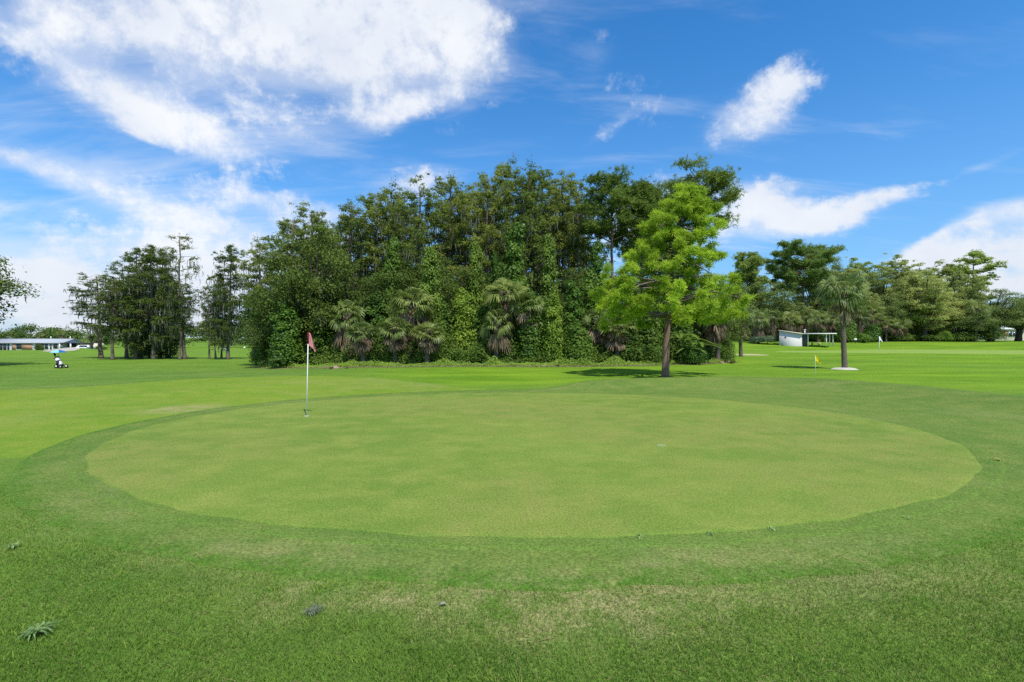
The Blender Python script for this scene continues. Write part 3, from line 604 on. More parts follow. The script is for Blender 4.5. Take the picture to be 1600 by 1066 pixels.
class Kind:
    def __init__(s, made): s.root, s.h, s.w = made; s.used = False
    def put(s, x, y, h, w, label, cat, group=None, rz=None, mats=None, name=None):
        o = s.root if not s.used else copy_tree(s.root); s.used = True
        o.location = (x, y, gz(x, y)); k = w / s.w; o.scale = (k, k, h / s.h)
        o.rotation_euler = (0, 0, random.random() * 6.28 if rz is None else rz)
        tag(o, label, cat, group)
        if mats:
            for ch in o.children:
                b = ch.name.split('.')[0]
                if b in mats: ch.material_slots[0].link = 'OBJECT'; ch.material_slots[0].material = M[mats[b]]
        return o
    def px(s, px, Yd, top, wpx, *a, **k):
        """base at photo column px and distance Yd; crown reaching photo row top; crown wpx wide"""
        x = PX(px, Yd); z = gz(x, Yd); h = (HY - top) / F * Yd + CAMH - z
        return s.put(x, Yd, h, wpx / F * Yd, *a, **k)
random.seed(4)
FP = [Kind(k_pine('pine_tree', 'pine', 19, 11, .5, 46, 144, per=56, tuftl=.34, tuftw=.09, nn_=8)), Kind(k_pine('pine_tree', 'pine', 17, 5, .3, 34, 146, per=36, tuftl=.4, tuftw=.1, nn_=9))]
FC = [Kind(k_cypress('cypress_tree', 'cyp', 18, 8, 44, .2, 60, 0, 105, leafs=.34, open_=.8)), Kind(k_cypress('cypress_tree', 'cyp', 18, 8, 40, .25, 60, 0, 106, leafs=.34, open_=.8, top=.6))]
FS = [Kind(k_sabal('sabal_palm', 4.5, 154, nf=32, nd=12, cr_r=1.75)), Kind(k_sabal('sabal_palm', 3.5, 155, nf=28, nd=22, cr_r=1.6, skirt=1.6))]
CY = [Kind(k_cypress('cypress_tree', 'cyp', 16, 5, 40, .34, 95, 260, 101)), Kind(k_cypress('cypress_tree', 'cyp', 16, 5, 36, .45, 85, 200, 102)),
      Kind(k_cypress('cypress_tree', 'cyp', 16, 5.5, 46, .22, 100, 420, 103)), Kind(k_cypress('cypress_tree', 'cyp', 16, 5, 30, .55, 80, 120, 104))]
CD = [Kind(k_cypress('cypress_tree', 'cypdark', 15, 5, 52, .13, 105, 700, 111, 'greybark', buttress=.75, tr_=.17)), Kind(k_cypress('cypress_tree', 'cypdark', 15, 4.6, 34, .35, 80, 420, 112, buttress=.6, tr_=.16))]
CS = Kind(k_cypress('sparse_cypress_tree', 'cypdark', 15, 4.2, 24, .4, 60, 120, 113, 'greybark', open_=.7, buttress=.6, tr_=.15))
OK_ = [Kind(k_oak('oak_tree', 'oak', 12, 9, .06, 85, 121, mossn=250)), Kind(k_oak('oak_tree', 'oak', 12, 9, .12, 75, 122, mossn=120)), Kind(k_oak('oak_tree', 'oak', 9, 9, .18, 62, 123, trunkh=2.6))]
HW = [Kind(k_oak('hardwood_tree', 'hard', 15, 10, .1, 170, 131, shellr=(.6, 1.05), per=170, leaf=.27)), Kind(k_oak('hardwood_tree', 'hardyel', 15, 10, .15, 160, 132, shellr=(.55, 1.05), per=170, leaf=.27))]
PN = [Kind(k_pine('pine_tree', 'pine', 17, 6, .62, 24, 141)), Kind(k_pine('pine_tree', 'pine', 17, 6, .5, 30, 142)), Kind(k_pine('pine_tree', 'pine', 17, 6.4, .74, 20, 143, lean=.6))]
SB = [Kind(k_sabal('sabal_palm', 5, 151)), Kind(k_sabal('sabal_palm', 4, 152, nf=36, nd=24, skirt=2.0)), Kind(k_sabal('sabal_palm', 3, 153, nf=30, nd=20, skirt=1.5))]
VN = [Kind(k_mound('vine_covered_tree', 'vine', 8, 3, 161, 7800, .19, 20)), Kind(k_mound('vine_covered_tree', 'vine', 6, 3, 162, 6800, .19, 15)), Kind(k_mound('vine_covered_tree', 'vine', 5, 4, 163, 7200, .2, 15))]
SH = [Kind(k_mound('shrub', 'shrub', 2.5, 3, 171, 3600, .15, 9)), Kind(k_mound('shrub', 'shrub', 2, 3.4, 172, 3600, .15, 10))]

# ------------------------------------------------------------------ the central wood
GW = 'tall cypresses at the back of the central wood'
cyp = [  # px, distance, top row, width px, variant, label
 (416,47,378,50,1,'cypress at the left end of the central wood, standing highest over its outer edge'),
 (455,50,340,66,0,'cypress rising behind the dark oaks at the left of the wood'),
 (497,51,324,64,3,'cypress with airy top above the big dark oak'),
 (545,48,312,70,2,'full cypress just right of the big dark oak'),
 (588,50,304,66,0,'dense cypress left of centre in the wood with leafy spire'),
 (622,49,296,60,1,'cypress next to the tall peaked cypress on its left'),
 (658,47,288,74,2,'broad mossy cypress left of the peaked cypress top'),
 (690,49,277,66,1,'peaked cypress with thin crown against the small white cloud'),
 (728,51,290,66,0,'cypress in the dip right of the peaked cypress'),
 (757,48,270,70,2,'leafy cypress on the shoulder of the highest part of the wood'),
 (790,50,260,66,1,'cypress at the left of the highest treetops'),
 (815,47,262,62,0,'cypress in the middle of the highest treetops'),
 (848,48,261,70,1,'vine-hung cypress at the centre top of the wood'),
 (880,50,268,64,3,'cypress with bare trunk right of the centre top'),
 (908,48,274,66,3,'thin cypress with long bare trunk left of the forked pine')]
for px, Yd, top, w, v, lb in cyp: CY[v].px(px, Yd, top, w * 1.12, lb, 'cypress', GW)
extra = [(640,54,310,80,0),(710,55,300,80,2),(775,56,282,84,0),(832,56,280,84,1),(870,55,290,80,2),(560,55,345,90,1),(480,56,372,90,2),(920,57,330,80,0),(520,57,365,80,0),(600,57,335,84,1)]
for px, Yd, top, w, v in extra: CY[v].px(px, Yd, top, w, 'cypress filling the depth of the central wood behind the front trees', 'cypress', 'cypresses deep in the central wood')
PN[0].px(955, 46, 277, 92, 'tall forked pine with rounded dark top above bare branches', 'pine', rz=.4)
PN[1].px(1002, 47, 277, 76, 'tall pine right of the forked pine, its thinner crown lower', 'pine')
PN[1].px(1030, 50, 300, 70, 'pine half hidden behind the top left of the bright lone pine', 'pine')
PN[2].px(1086, 49, 272, 96, 'tallest pine, its dark crown spreading out above the bright lone pine', 'pine', rz=.0)
oaks = [(428,42,436,100,0,'dark oak at the far left edge of the wood'),(487,41,345,150,0,'largest dark oak, rounded, at the left of the wood'),
 (545,43,400,120,1,'dark oak between the largest oak and the brown palm skirts'),(618,44,392,110,1,'dark oak behind the first palms with dead skirts'),
 (700,43,400,120,0,'dark oak filling the wood left of the tall vine tower'),(765,44,420,90,1,'dark oak just left of the tall vine tower'),
 (905,44,410,110,1,'dark oak behind the two rounded vine towers'),(1000,43,400,110,0,'dark oak behind the left side of the bright lone pine'),
 (1065,44,405,110,1,'dark oak directly behind the bright lone pine'),(1125,47,425,90,0,'dark oak behind the right side of the bright lone pine')]
for px, Yd, top, w, v, lb in oaks: OK_[v].px(px, Yd, top, w * 1.05, lb, 'oak', 'dark oaks in the central wood')
for px, Yd, top, w in [(450,49,430,150),(540,50,420,150),(640,50,410,150),(740,50,405,150),(840,50,400,150),(940,50,420,150),(1030,51,430,140),(1110,52,440,110)]:
    OK_[2].px(px, Yd, top, w, 'dark broadleaf tree deep inside the central wood', 'tree', 'broadleaf trees deep in the central wood')
vines = [(447,38.5,470,62,1,'vine','light green vine-covered tree below the dark oaks at the left'),(500,40.5,470,60,1,'shrub','leafy dark tree at the wood edge behind the red flag'),
 (672,40,385,54,0,'vine','vine-covered tree below the peaked cypress'),(725,39,452,58,1,'vinebright','yellowish vine-covered tree left of the vine tower'),
 (803,40,352,62,0,'vine','tall vine tower in the middle of the wood'),(832,37.5,455,66,1,'vine','vine-covered mass in front of the foot of the vine tower'),
 (748,39.5,480,70,2,'vine','low vine-covered mass left of the vine tower foot'),(866,36.5,462,44,1,'vinebright','left one of the two rounded vine towers'),
 (896,38.5,440,48,0,'vine','right one of the two rounded vine towers'),(925,40,425,66,1,'vine','vine-covered tree left of the bright lone pine'),
 (690,40.5,462,60,1,'shrub','dense dark vine-covered tree right of the brown palm skirts'),(590,41.0,462,66,1,'shrub','leafy dark tree between the dead palm skirts and the largest oak'),
 (905,36,510,60,2,'vine','low vine-covered mass at the foot of the rounded vine towers'),(975,38,480,70,1,'shrub','leafy tree mass under the left branches of the bright lone pine'),
 (1012,40,455,60,1,'shrub','leafy tree mass left of the lone pine trunk'),(1062,41,470,64,1,'shrub','leafy tree mass right of the lone pine trunk'),
 (548,41.5,478,70,2,'shrub','low dark leafy mass right of the red flag'),(640,41.5,500,60,2,'shrub','low dark leafy mass under the brown palm skirts'),
 (418,43,500,54,2,'shrub','dark leafy mass at the left foot of the wood'),
 (612,43,372,44,0,'vine','tall narrow vine column behind the palms with dead skirts'),(744,42.5,378,40,0,'vine','narrow vine column left of the tall vine tower'),
 (858,43,366,42,0,'vine','narrow vine column right of the tall vine tower'),(776,43,396,40,1,'shrub','dark narrow vine column close to the left of the tall vine tower'),
 (930,43,378,40,0,'vine','narrow vine column under the forked pine')]
for px, Yd, top, w, v, mt, lb in vines: VN[v].px(px, Yd, top, w, lb, 'vine thicket', 'vine-covered trees along the front of the wood', mats={'leaves': mt})
palms = [(640,38,443,92,1,'sabal palm with the longest brown skirt, in the wood'),(618,37,492,70,1,'lower sabal palm left of the longest brown skirt'),
 (667,36.5,500,70,1,'sabal palm with pale skirt reaching near the ground'),(568,37,500,66,1,'sabal palm leftmost in the wood above its tan skirt'),
 (545,39,460,70,2,'sabal palm tucked beside the largest dark oak'),(798,38,430,92,0,'sabal palm with wide grey green fronds below the vine tower'),
 (822,37,448,70,0,'sabal palm crown left of the rounded vine towers'),(776,37,475,66,2,'sabal palm with drooping yellowish fronds beside the vine tower'),
 (940,38,478,80,1,'sabal palm with tan skirt left of the lone pine'),(965,37,492,76,1,'sabal palm with pale fronds nearest the left of the lone pine'),
 (922,38.5,492,66,1,'sabal palm behind the rounded vine towers'),(1122,41,468,66,1,'sabal palm with bare trunk right of the lone pine'),
 (1108,43,452,60,1,'sabal palm behind the right branches of the lone pine'),(1158,52,466,52,1,'sabal palm at the right end of the wood'),
 (690,41,452,60,1,'sabal palm right of the longest brown skirt')]
for px, Yd, top, w, v, lb in palms: SB[v].px(px, Yd, top, w * .78, lb, 'palm', 'sabal palms at the edge of the central wood')

# undergrowth: uncountable leaf mass along the foot of the wood
def undergrowth(name, path, width, hgt, n, mat, label, seed, leaf=.15, up=.5):
    global RNG; RNG = np.random.default_rng(seed)
    P = np.array(path, float); s = np.r_[0, np.cumsum(np.hypot(*np.diff(P, axis=0).T))]; t = RNG.random(n) * s[-1]
    x = np.interp(t, s, P[:, 0]); y = np.interp(t, s, P[:, 1]); o = RNG.random(n) ** 1.2; y = y + o * width; x = x + RNG.normal(size=n) * .3
    hh = hgt * (.1 + 3.2 * fbm(x, y, .8, seed) ** 2.2) * np.minimum(1, .25 + o * 2.2); z = H(x, y) + hh * RNG.random(n) ** .7
    C = np.c_[x, y, z]; q = leafq(C, np.tile([0, -.6, up], (n, 1)), leaf, leaf * .6)
    mb = MB(); mb.quads(q, np.clip(fbm(x, y, .9, seed + 1) + RNG.normal(size=n) * .2, 0, 1)); o_ = mb.build(name, M[mat]); tag(o_, label, 'undergrowth', None, 'stuff')
edge = [(PX(408,42.5),42.5),(PX(450,38.5),38.2),(PX(520,36),36.0),(PX(620,35),34.8),(PX(720,34.6),34.6),(PX(820,34.4),34.2),(PX(900,34.2),34.2),(PX(980,35.5),35.6),(PX(1030,37.5),37.5),(PX(1090,39),39),(PX(1145,41.5),41.5)]
undergrowth('dark_undergrowth', [(a, b + 1.5 + .3 * (a < 4)) for a, b in edge], 4.5, 2.9, 56000, 'shrub', 'dark tangle of leaves under the trees of the central wood', 201, .17)
undergrowth('deep_undergrowth', [(a * 1.1, b + 6) for a, b in edge], 5, 4.5, 42000, 'oak', 'dark leaf mass deep under the central wood', 202, .26)
undergrowth('edge_weeds', [(a, b - .3) for a, b in edge], 1.4, .34, 26000, 'vinebright', 'bright low weeds creeping out along the foot of the wood', 203, .10, 1.0)
# dead fronds and creepers hanging in the wood front
def litter(name, pts, label, seed, cat='fallen fronds', n=7, sc=.8):
    global RNG; RNG = np.random.default_rng(seed); root = None
    x, y = pts; root = empty(name, (x, y, gz(x, y)))
    for i in range(n):
        mb = MB(); a = RNG.random() * 6.28; fan(mb, np.array([RNG.normal() * .3, RNG.normal() * .15, .06]), (math.cos(a), math.sin(a), .05), .3 * sc, .6 * sc, 9, .05, RNG.random(), 1.4, .07); mb.build('frond', M['dead'], root)
    tag(root, label, cat)
litter('fallen_fronds', (PX(529, 33.5), 33.5), 'pile of fallen brown fronds on the grass right of the red flag', 1)
litter('fallen_fronds', (PX(1140, 39.5), 39.5), 'fallen brown fronds on the grass at the right foot of the wood', 2)
litter('fallen_fronds', (PX(862, 33.6), 33.6), 'few fallen brown fronds in front of the rounded vine towers', 3, n=3, sc=.5)

def leaf_litter():
    global RNG; RNG = np.random.default_rng(55); n = 9000; P = np.array(edge); t = RNG.random(n) * (len(P) - 1); x = np.interp(t, np.arange(len(P)), P[:, 0]) + RNG.normal(size=n) * .3
    y = np.interp(t, np.arange(len(P)), P[:, 1]) - .2 - np.abs(RNG.normal(size=n)) * .55 * (.3 + 1.4 * fbm(x, x * 0, .5, 6)); C = np.c_[x, y, H(x, y) + .03]
    mb = MB(); mb.quads(leafq(C, np.tile([0, 0, 3.], (n, 1)), .12, .07), RNG.random(n)); tag(mb.build('leaf_litter', M['dead']), 'brown leaf litter scattered on the grass along the foot of the wood', 'litter', None, 'stuff')
leaf_litter()
# banana plant
def banana(x, y, h, seed, label, n=9):
    global RNG; RNG = np.random.default_rng(seed); root = empty('banana_plant', (x, y, gz(x, y))); st = MB(); lv = MB()
    st.tube([(0, 0, -.1), (.03, 0, h * .25), (.05, .02, h * .55)], [.11, .09, .05], 8)
    for i in range(n):
        a = i * 2.4 + RNG.normal() * .3; el_ = RNG.uniform(.5, 1.3); Ln = h * RNG.uniform(.5, .72); w = .17
        o = np.array([.05, .02, h * .5]); t = np.linspace(0, 1, 9); hd = np.array([math.cos(a), math.sin(a), 0])
        p = o + hd[None] * (Ln * np.cos(el_) * t + Ln * .45 * t ** 2)[:, None]; p[:, 2] += Ln * np.sin(el_) * t - Ln * .75 * t ** 2.2
        sd = np.cross(hd, [0, 0, 1]); ww = w * np.sin(np.pi * np.clip(t * .9 + .08, 0, 1)) ** .6
        for k in range(8):
            for sg in (-1, 1):
                e0 = p[k] + sg * sd * ww[k] + [0, 0, .05 * ww[k] * 3]; e1 = p[k+1] + sg * sd * ww[k+1] * .9 + [0, 0, .05]
                lv.quads(np.array([[p[k], e0, e1, p[k+1]]]), np.clip(.5 + RNG.normal() * .2, 0, 1))
    st.build('stem', M['banana'], root); lv.build('leaves', M['banana'], root); tag(root, label, 'banana plant', 'banana plants beside the lone pine')
banana(PX(1066, 38.2), 38.2, 3.5, 1, 'tall banana plant with pale arching leaves right of the lone pine trunk')
banana(PX(1092, 38.4), 38.4, 2.7, 2, 'banana plant with darker leaves nearer the bare palm trunk', 8)
banana(PX(1076, 37.6), 37.6, 2.2, 3, 'lowest banana plant, in front of the other two', 7)
SH[0].px(1022, 38, 540, 44, 'low dark shrub just left of the lone pine trunk', 'shrub')
SH[1].px(1083, 37.5, 543, 50, 'low leafy shrub under the banana plants', 'shrub')
SH[0].px(1137, 41, 530, 28, 'small shrub at the right corner of the wood', 'shrub')
SH[1].px(400, 47, 543, 26, 'small round dark shrub alone off the left end of the wood', 'shrub')

# ------------------------------------------------------------------ the bright lone pine
def lone_pine():
    global RNG; RNG = np.random.default_rng(77)
    Yd = 25.4; x0 = PX(1040, Yd); s = Yd / F; root = empty('pine_tree', (x0, Yd, gz(x0, Yd)))
    Q = lambda px, py: np.array([(px - 1040) * s, 0, (589 - py) * s])
    tr = MB(); cr = MB(); lb = MB()
    tp = np.array([Q(*p) for p in [(1040,593),(1040,585),(1041,570),(1042,545),(1045,515),(1048,485),(1049,455),(1052,425),(1056,395),(1062,360),(1068,330),(1074,302)]]); tp[:, 1] = np.linspace(0, .5, 12)
    tr.tube(tp, [.27, .21, .185, .175, .165, .155, .14, .12, .10, .08, .055, .03], 12, jit=.07)
    # profile of the crown: row, left, right
    prof = [(298,1054,1104),(310,1044,1114),(328,1030,1128),(346,1016,1136),(364,1006,1134),(382,988,1128),(400,966,1124),(418,950,1126),(435,946,1140),(450,940,1150),(465,934,1158),(480,928,1162),(494,930,1160)]
    lows = np.array(prof, float)
    def trunk_at(z): return np.array([np.interp(z, tp[:, 2], tp[:, k]) for k in range(3)])
    for row, (py, l, r) in enumerate(prof):
        cx = ((l + r) / 2 - 1040) * s; hw = (r - l) / 2 * s; z = (589 - py) * s
        n = int(5 + hw * 3.6)
        for i in range(n):
            a = i * 2.4 + row + RNG.normal() * .3; q = (math.sqrt((i + .5) / n) if i % 3 else RNG.uniform(.85, 1)) * RNG.uniform(.82, 1.14)
            if row >= 11 and q < .45: continue
            rc = RNG.uniform(.24, .42); c = np.array([cx + math.cos(a) * max(.1, hw - rc * .5) * q, .3 + math.sin(a) * max(.1, hw * .85 - rc * .5) * q, z + RNG.normal() * .12 - (q * .12)])
            for pf in range(3):
                cc = c + RNG.normal(size=3) * [.20, .20, .17]; k = 9; C = cc + RNG.normal(size=(k, 3)) * [.09, .09, .06]
                tufts(cr, C, 20, .25, .026, np.full(k, np.clip(RNG.normal(.5, .25), 0, 1)))
            if q > .45 and (row < 9 or i % 3 == 0):
                b = trunk_at(max(3.3, z - RNG.uniform(-.3, .9) * (.4 + q))); mid = (b + c) / 2 + np.array([RNG.normal() * .2, RNG.normal() * .2, .15 + RNG.normal() * .3])
                t = np.linspace(0, 1, 7)[:, None]; p = b * (1 - t) ** 2 + 2 * mid * t * (1 - t) + c * t ** 2; p[1:-1] += RNG.normal(size=(5, 3)) * .04
                lb.tube(p, np.linspace(.035 + .010 * hw, .010, 7), 5, cap=False)
    # lower limbs
    for pts in ([(1048,440),(1015,442),(995,447),(980,458),(972,468)],[(1050,440),(1075,450),(1098,462),(1110,476)],[(1052,400),(1080,415),(1100,432)],[(1049,480),(1058,492),(1052,505)]):
        P = np.array([Q(*p) for p in pts]); P[:, 1] = np.linspace(0, -1.0, len(P)); lb.tube(P, np.linspace(.075, .022, len(P)), 6)
    tr.build('trunk', M['pinebark'], root); lb.build('limb', M['greybark'], root); cr.build('crown', M['pinebright'], root)
    tag(root, 'bright yellow green pine standing alone on the grass in front of the wood', 'pine')
lone_pine()

# ------------------------------------------------------------------ lone palm on the right
random.seed(9)
Yp = 31.5; xp = PX(1320, Yp)
LP = Kind(k_sabal('sabal_palm', 5.25, 88, nf=58, nd=5, mat='sabalfull', cr_r=1.5, trunk_r=.165)); LP.put(xp, Yp, 6.7, 2.9, 'lone sabal palm in a ring of white sand on the right lawn', 'palm', rz=0)
mb = MB(); th = np.linspace(0, 2 * math.pi, 40, endpoint=False); rr = .78 + .05 * np.sin(th * 5) + .03 * np.sin(th * 11)
V = [(xp, Yp, gz(xp, Yp) + .12)]
for f, zz in ((.35, .12), (.75, .09), (1, .0)): V += [(xp + math.cos(t) * r_ * f, Yp + math.sin(t) * r_ * f * .9, gz(xp, Yp) + zz) for t, r_ in zip(th, rr)]
T = [(0, 1 + i, 1 + (i + 1) % 40) for i in range(40)]; Qd = [(1 + k * 40 + i, 1 + (k + 1) * 40 + i, 1 + (k + 1) * 40 + (i + 1) % 40, 1 + k * 40 + (i + 1) % 40) for k in range(2) for i in range(40)]
mb.add(V, Qd, T); tag(mb.build('sand_ring', M['wsand'], smooth=True), 'ring of white sand round the foot of the lone palm', None, None, 'structure')

# ------------------------------------------------------------------ cypress clump at the left
GL = 'mossy cypresses in the left clump'
left = [(176,62,436,50,CD[1],'leaning cypress at the left edge of the left clump, over the pale house'),(158,66,430,64,CD[1],'outermost cypress of the left clump with open ragged crown'),
 (198,67,408,50,CD[1],'cypress second in from the left of the clump, taller than the outer ones'),(220,66,388,54,CD[0],'dense cypress left of the two tallest in the clump'),
 (240,63,384,58,CD[0],'tallest dense mossy cypress in the middle of the clump'),(250,66,388,46,CD[0],'dense cypress just right of the middle of the clump'),
 (212,63,440,56,CD[0],'lower mossy cypress at the front of the clump'),(264,68,430,46,CD[0],'cypress behind the thin grey one'),
 (289,63,366,52,CS,'thin grey sparse cypress sticking up highest from the clump'),(281,62,444,40,CD[1],'low cypress against the thin grey one'),
 (327,64,446,28,CD[1],'leftmost of the small group of four cypresses'),(337,65,444,28,CS,'slim dark second cypress of the small group'),
 (346,67,440,28,CD[1],'slimmest third cypress of the small group'),(356,63,382,54,CD[0],'broadest and tallest cypress of the small group, flared trunk')]
for px, Yd, top, w, k, lb in left: k.px(px, Yd, top, w * 1.05, lb, 'cypress', GL)
for px, top, w, lb in [(235,535,34,'dark shrub between the trunks of the left clump'),(262,533,34,'dark shrub at the right inside the left clump'),(215,538,30,'dark shrub at the left inside the left clump')]:
    SH[0].px(px, 66, top, w, lb, 'shrub', 'dark shrubs inside the left clump', mats={'leaves': 'oak'})
# oak beyond the left frame edge, with its branches reaching in
OK_[1].put(PX(-98, 46), 46, 14.0, 14.0, 'oak at the left frame edge, only its leafy branches reaching in', 'oak')

# ------------------------------------------------------------------ far-off woods (stuff)
def far_wood(name, x0, x1, y0, depth, h0, h1, n, mat, label, seed, leaf=.9):
    global RNG; RNG = np.random.default_rng(seed); mb = MB(); cnt = int(abs(x1 - x0) / 5.5)
    for i in range(cnt):
        x = x0 + (x1 - x0) * (i + RNG.random()) / cnt; y = y0 + RNG.random() * depth; hh = RNG.uniform(h0, h1); w = RNG.uniform(3.5, 6.5)
        nl = 6
        for k in range(nl):
            c = (x + RNG.normal() * w * .4, y + RNG.normal() * w * .3, gz(x, y) + hh * RNG.uniform(.25, .82)); clump(mb, c, (w * .6, w * .6, hh * .26), n, leaf, leaf * .6, .4)
        clump(mb, (x, y, gz(x, y) + 1.5), (w * .9, w * .6, 2.5), n, leaf, leaf * .6, .3)
    tag(mb.build(name, M[mat]), label, 'wood', None, 'stuff')
far_wood('distant_wood', -300, -95, 196, 16, 8.5, 11, 190, 'far', 'distant green wood behind the long grey-roofed house', 301, .75)
far_wood('distant_wood', -330, -60, 380, 30, 12, 17, 110, 'far', 'farthest dark wood seen between the left clump and the central wood', 302, 1.4)
far_wood('distant_wood', 50, 340, 175, 25, 11, 15, 110, 'hard', 'distant wood behind the trees at the right', 303, .9)
far_wood('distant_wood', -60, 75, 230, 20, 9, 13, 110, 'far', 'distant wood hidden behind the central wood', 304, 1.2)
HW[0].px(362, 240, 505, 36, 'light yellow green tree behind the small group of cypresses', 'tree', mats={'crown': 'hardyel'})
OK_[1].px(393, 345, 497, 30, 'dark tree behind the pale house with blue car', 'tree')
SB[0].px(94, 190, 514, 12, 'thin palm standing above the roof of the long house', 'palm')
SB[0].px(62, 192, 517, 11, 'thin palm above the roof at the left of the long house', 'palm')

# ------------------------------------------------------------------ trees at the right
GR = 'trees along the right horizon'
right = [(1166,98,392,36,FP[1],'pine','narrow pointed pine at the left end of the right trees',{'crown':'pine2'}),
 (1190,96,432,90,OK_[0],'oak','dark oak at the left end of the right trees',{'crown':'oak2'}),(1222,108,440,70,HW[0],'tree','olive tree behind the white shed',{'crown':'hardyel'}),
 (1256,98,383,84,FP[0],'pine','tall pine with spreading crown above the white shed',{'crown':'pine2'}),(1300,106,396,60,OK_[1],'oak','dark rounded oak top behind the lone palm',{'crown':'oak2'}),
 (1282,100,404,72,HW[0],'tree','bright soft tree left behind the lone palm',None),(1322,98,412,76,HW[0],'tree','light green tree right behind the lone palm',None),
 (1345,106,407,60,FC[0],'cypress','grey green tree with feathery top right of the lone palm',{'crown':'hard'}),(1372,100,410,70,HW[1],'tree','pale olive tree above the white flag',None),
 (1402,106,404,66,FC[0],'cypress','feathery olive tree in the middle of the right trees',{'crown':'hardyel'}),(1432,102,408,80,HW[1],'tree','yellowish tree top in the middle of the right trees',None),
 (1443,93,418,84,HW[0],'tree','broad rounded bright green tree in front of the yellowish treetops',None),(1418,96,430,70,HW[0],'tree','light green tree left of the broad rounded tree',None),
 (1482,104,410,60,FC[0],'cypress','olive tree left of the layered cypress',{'crown':'hardyel'}),(1505,98,416,56,HW[0],'tree','light green tree in front of the layered cypress',None),
 (1520,102,391,60,FC[1],'cypress','layered cypress rising highest near the right end',{'crown':'hard'}),(1548,97,450,90,OK_[0],'oak','large dark oak near the right end',{'crown':'oak2'}),
 (1590,99,456,90,OK_[1],'oak','dark oak at the right frame edge',{'crown':'oak2'}),(1512,94,482,70,OK_[2],'oak','low dark oak in front of the layered cypress',{'crown':'oak2'}),
 (1470,97,450,70,HW[0],'tree','light green tree right of the broad rounded tree',None),(1240,94,470,60,HW[0],'tree','light green tree directly behind the white shed',None),
 (1345,94,450,60,HW[0],'tree','green tree right beside the lone palm top',None),(1385,93,455,60,OK_[1],'oak','dark oak above the white flag',{'crown':'oak2'}),(1640,100,450,110,OK_[0],'oak','dark oak cut by the right frame edge',None)]
for px, Yd, top, w, k, cat, lb, mt in right: k.px(px, Yd, top, w * 1.1, lb, cat, GR, mats=mt)
for px, Yd, top, w, v, lb in [(1208,91,476,44,1,'sabal palm left of the white shed'),(1234,90,483,40,0,'sabal palm just behind the white shed'),(1252,91,478,36,1,'yellowish sabal palm over the shed roof'),
   (1278,90,480,40,0,'sabal palm over the shed canopy'),(1300,91,476,42,1,'sabal palm behind the lone palm, left of its trunk'),(1345,90,474,42,1,'sabal palm right of the lone palm trunk'),
   (1384,90,490,34,0,'left one of the two sabal palms above the white flag'),(1403,91,492,34,1,'right one of the two sabal palms above the white flag'),(1335,92,466,40,1,'sabal palm close behind the lone palm crown'),
   (1525,93,462,36,0,'sabal palm among the dark oaks near the right end'),(1185,86,478,44,1,'sabal palm nearest the left end of the right trees'),(1362,91,468,38,0,'sabal palm between the lone palm and the white flag')]:
    FS[v].px(px, Yd, top, min(w, 33), lb, 'palm', 'sabal palms along the right horizon')
for px, Yd, top, w, v, lb, mt in [(1322,88,500,38,0,'leafy shrub behind the foot of the lone palm','vine'),(1350,87,522,26,1,'bright round shrub left of the white flag','vinebright'),(1362,89,508,32,0,'grey green shrub at the white flag','vine'),
   (1275,92,512,50,1,'dark shrub under the shed canopy','shrub'),(1405,92,520,50,1,'dark shrub right of the white flag','shrub'),(1450,93,522,60,1,'dark shrub along the right horizon, below the broad rounded tree','shrub'),
   (1475,92,517,26,0,'yellowish shrub below the right trees','vinebright'),(1500,94,518,60,1,'dark shrub under the layered cypress','shrub'),(1545,94,508,50,1,'dark shrub under the large oak near the right end','oak')]:
    SH[v].px(px, Yd, top, w, lb, 'shrub', 'shrubs along the right horizon', mats={'leaves': mt})
undergrowth('deep_undergrowth', [(PX(1150,93),93),(PX(1300,95),95),(PX(1520,97),97)], 7, 4.0, 42000, 'oak2', 'dark leaf mass under the trees at the right', 204, .45)

def hedge(px, Yd, top, wpx, label):
    global RNG; RNG = np.random.default_rng(int(px)); x = PX(px, Yd); h = (HY - top) / F * Yd + CAMH - gz(x, Yd); w = wpx / F * Yd
    root = empty('clipped_bush', (x, Yd, gz(x, Yd))); mb = MB(); clump(mb, (0, 0, h * .45), (w / 2, w / 2, h * .55), 2600, .2, .13, .93); clump(mb, (0, 0, h * .45), (w / 2.4, w / 2.4, h * .45), 900, .25, .18, .5)
    mb.build('leaves', M['hedge'], root); st = MB(); st.tube([(0, 0, -.1), (0, 0, h * .5)], [.08, .05], 5); st.build('stem', M['darkbark'], root); tag(root, label, 'bush', 'clipped bushes left of the shed')
hedge(1199, 84, 526, 22, 'clipped round bush nearest the white shed'); hedge(1184, 85, 527, 20, 'clipped darker bush, second from the white shed')

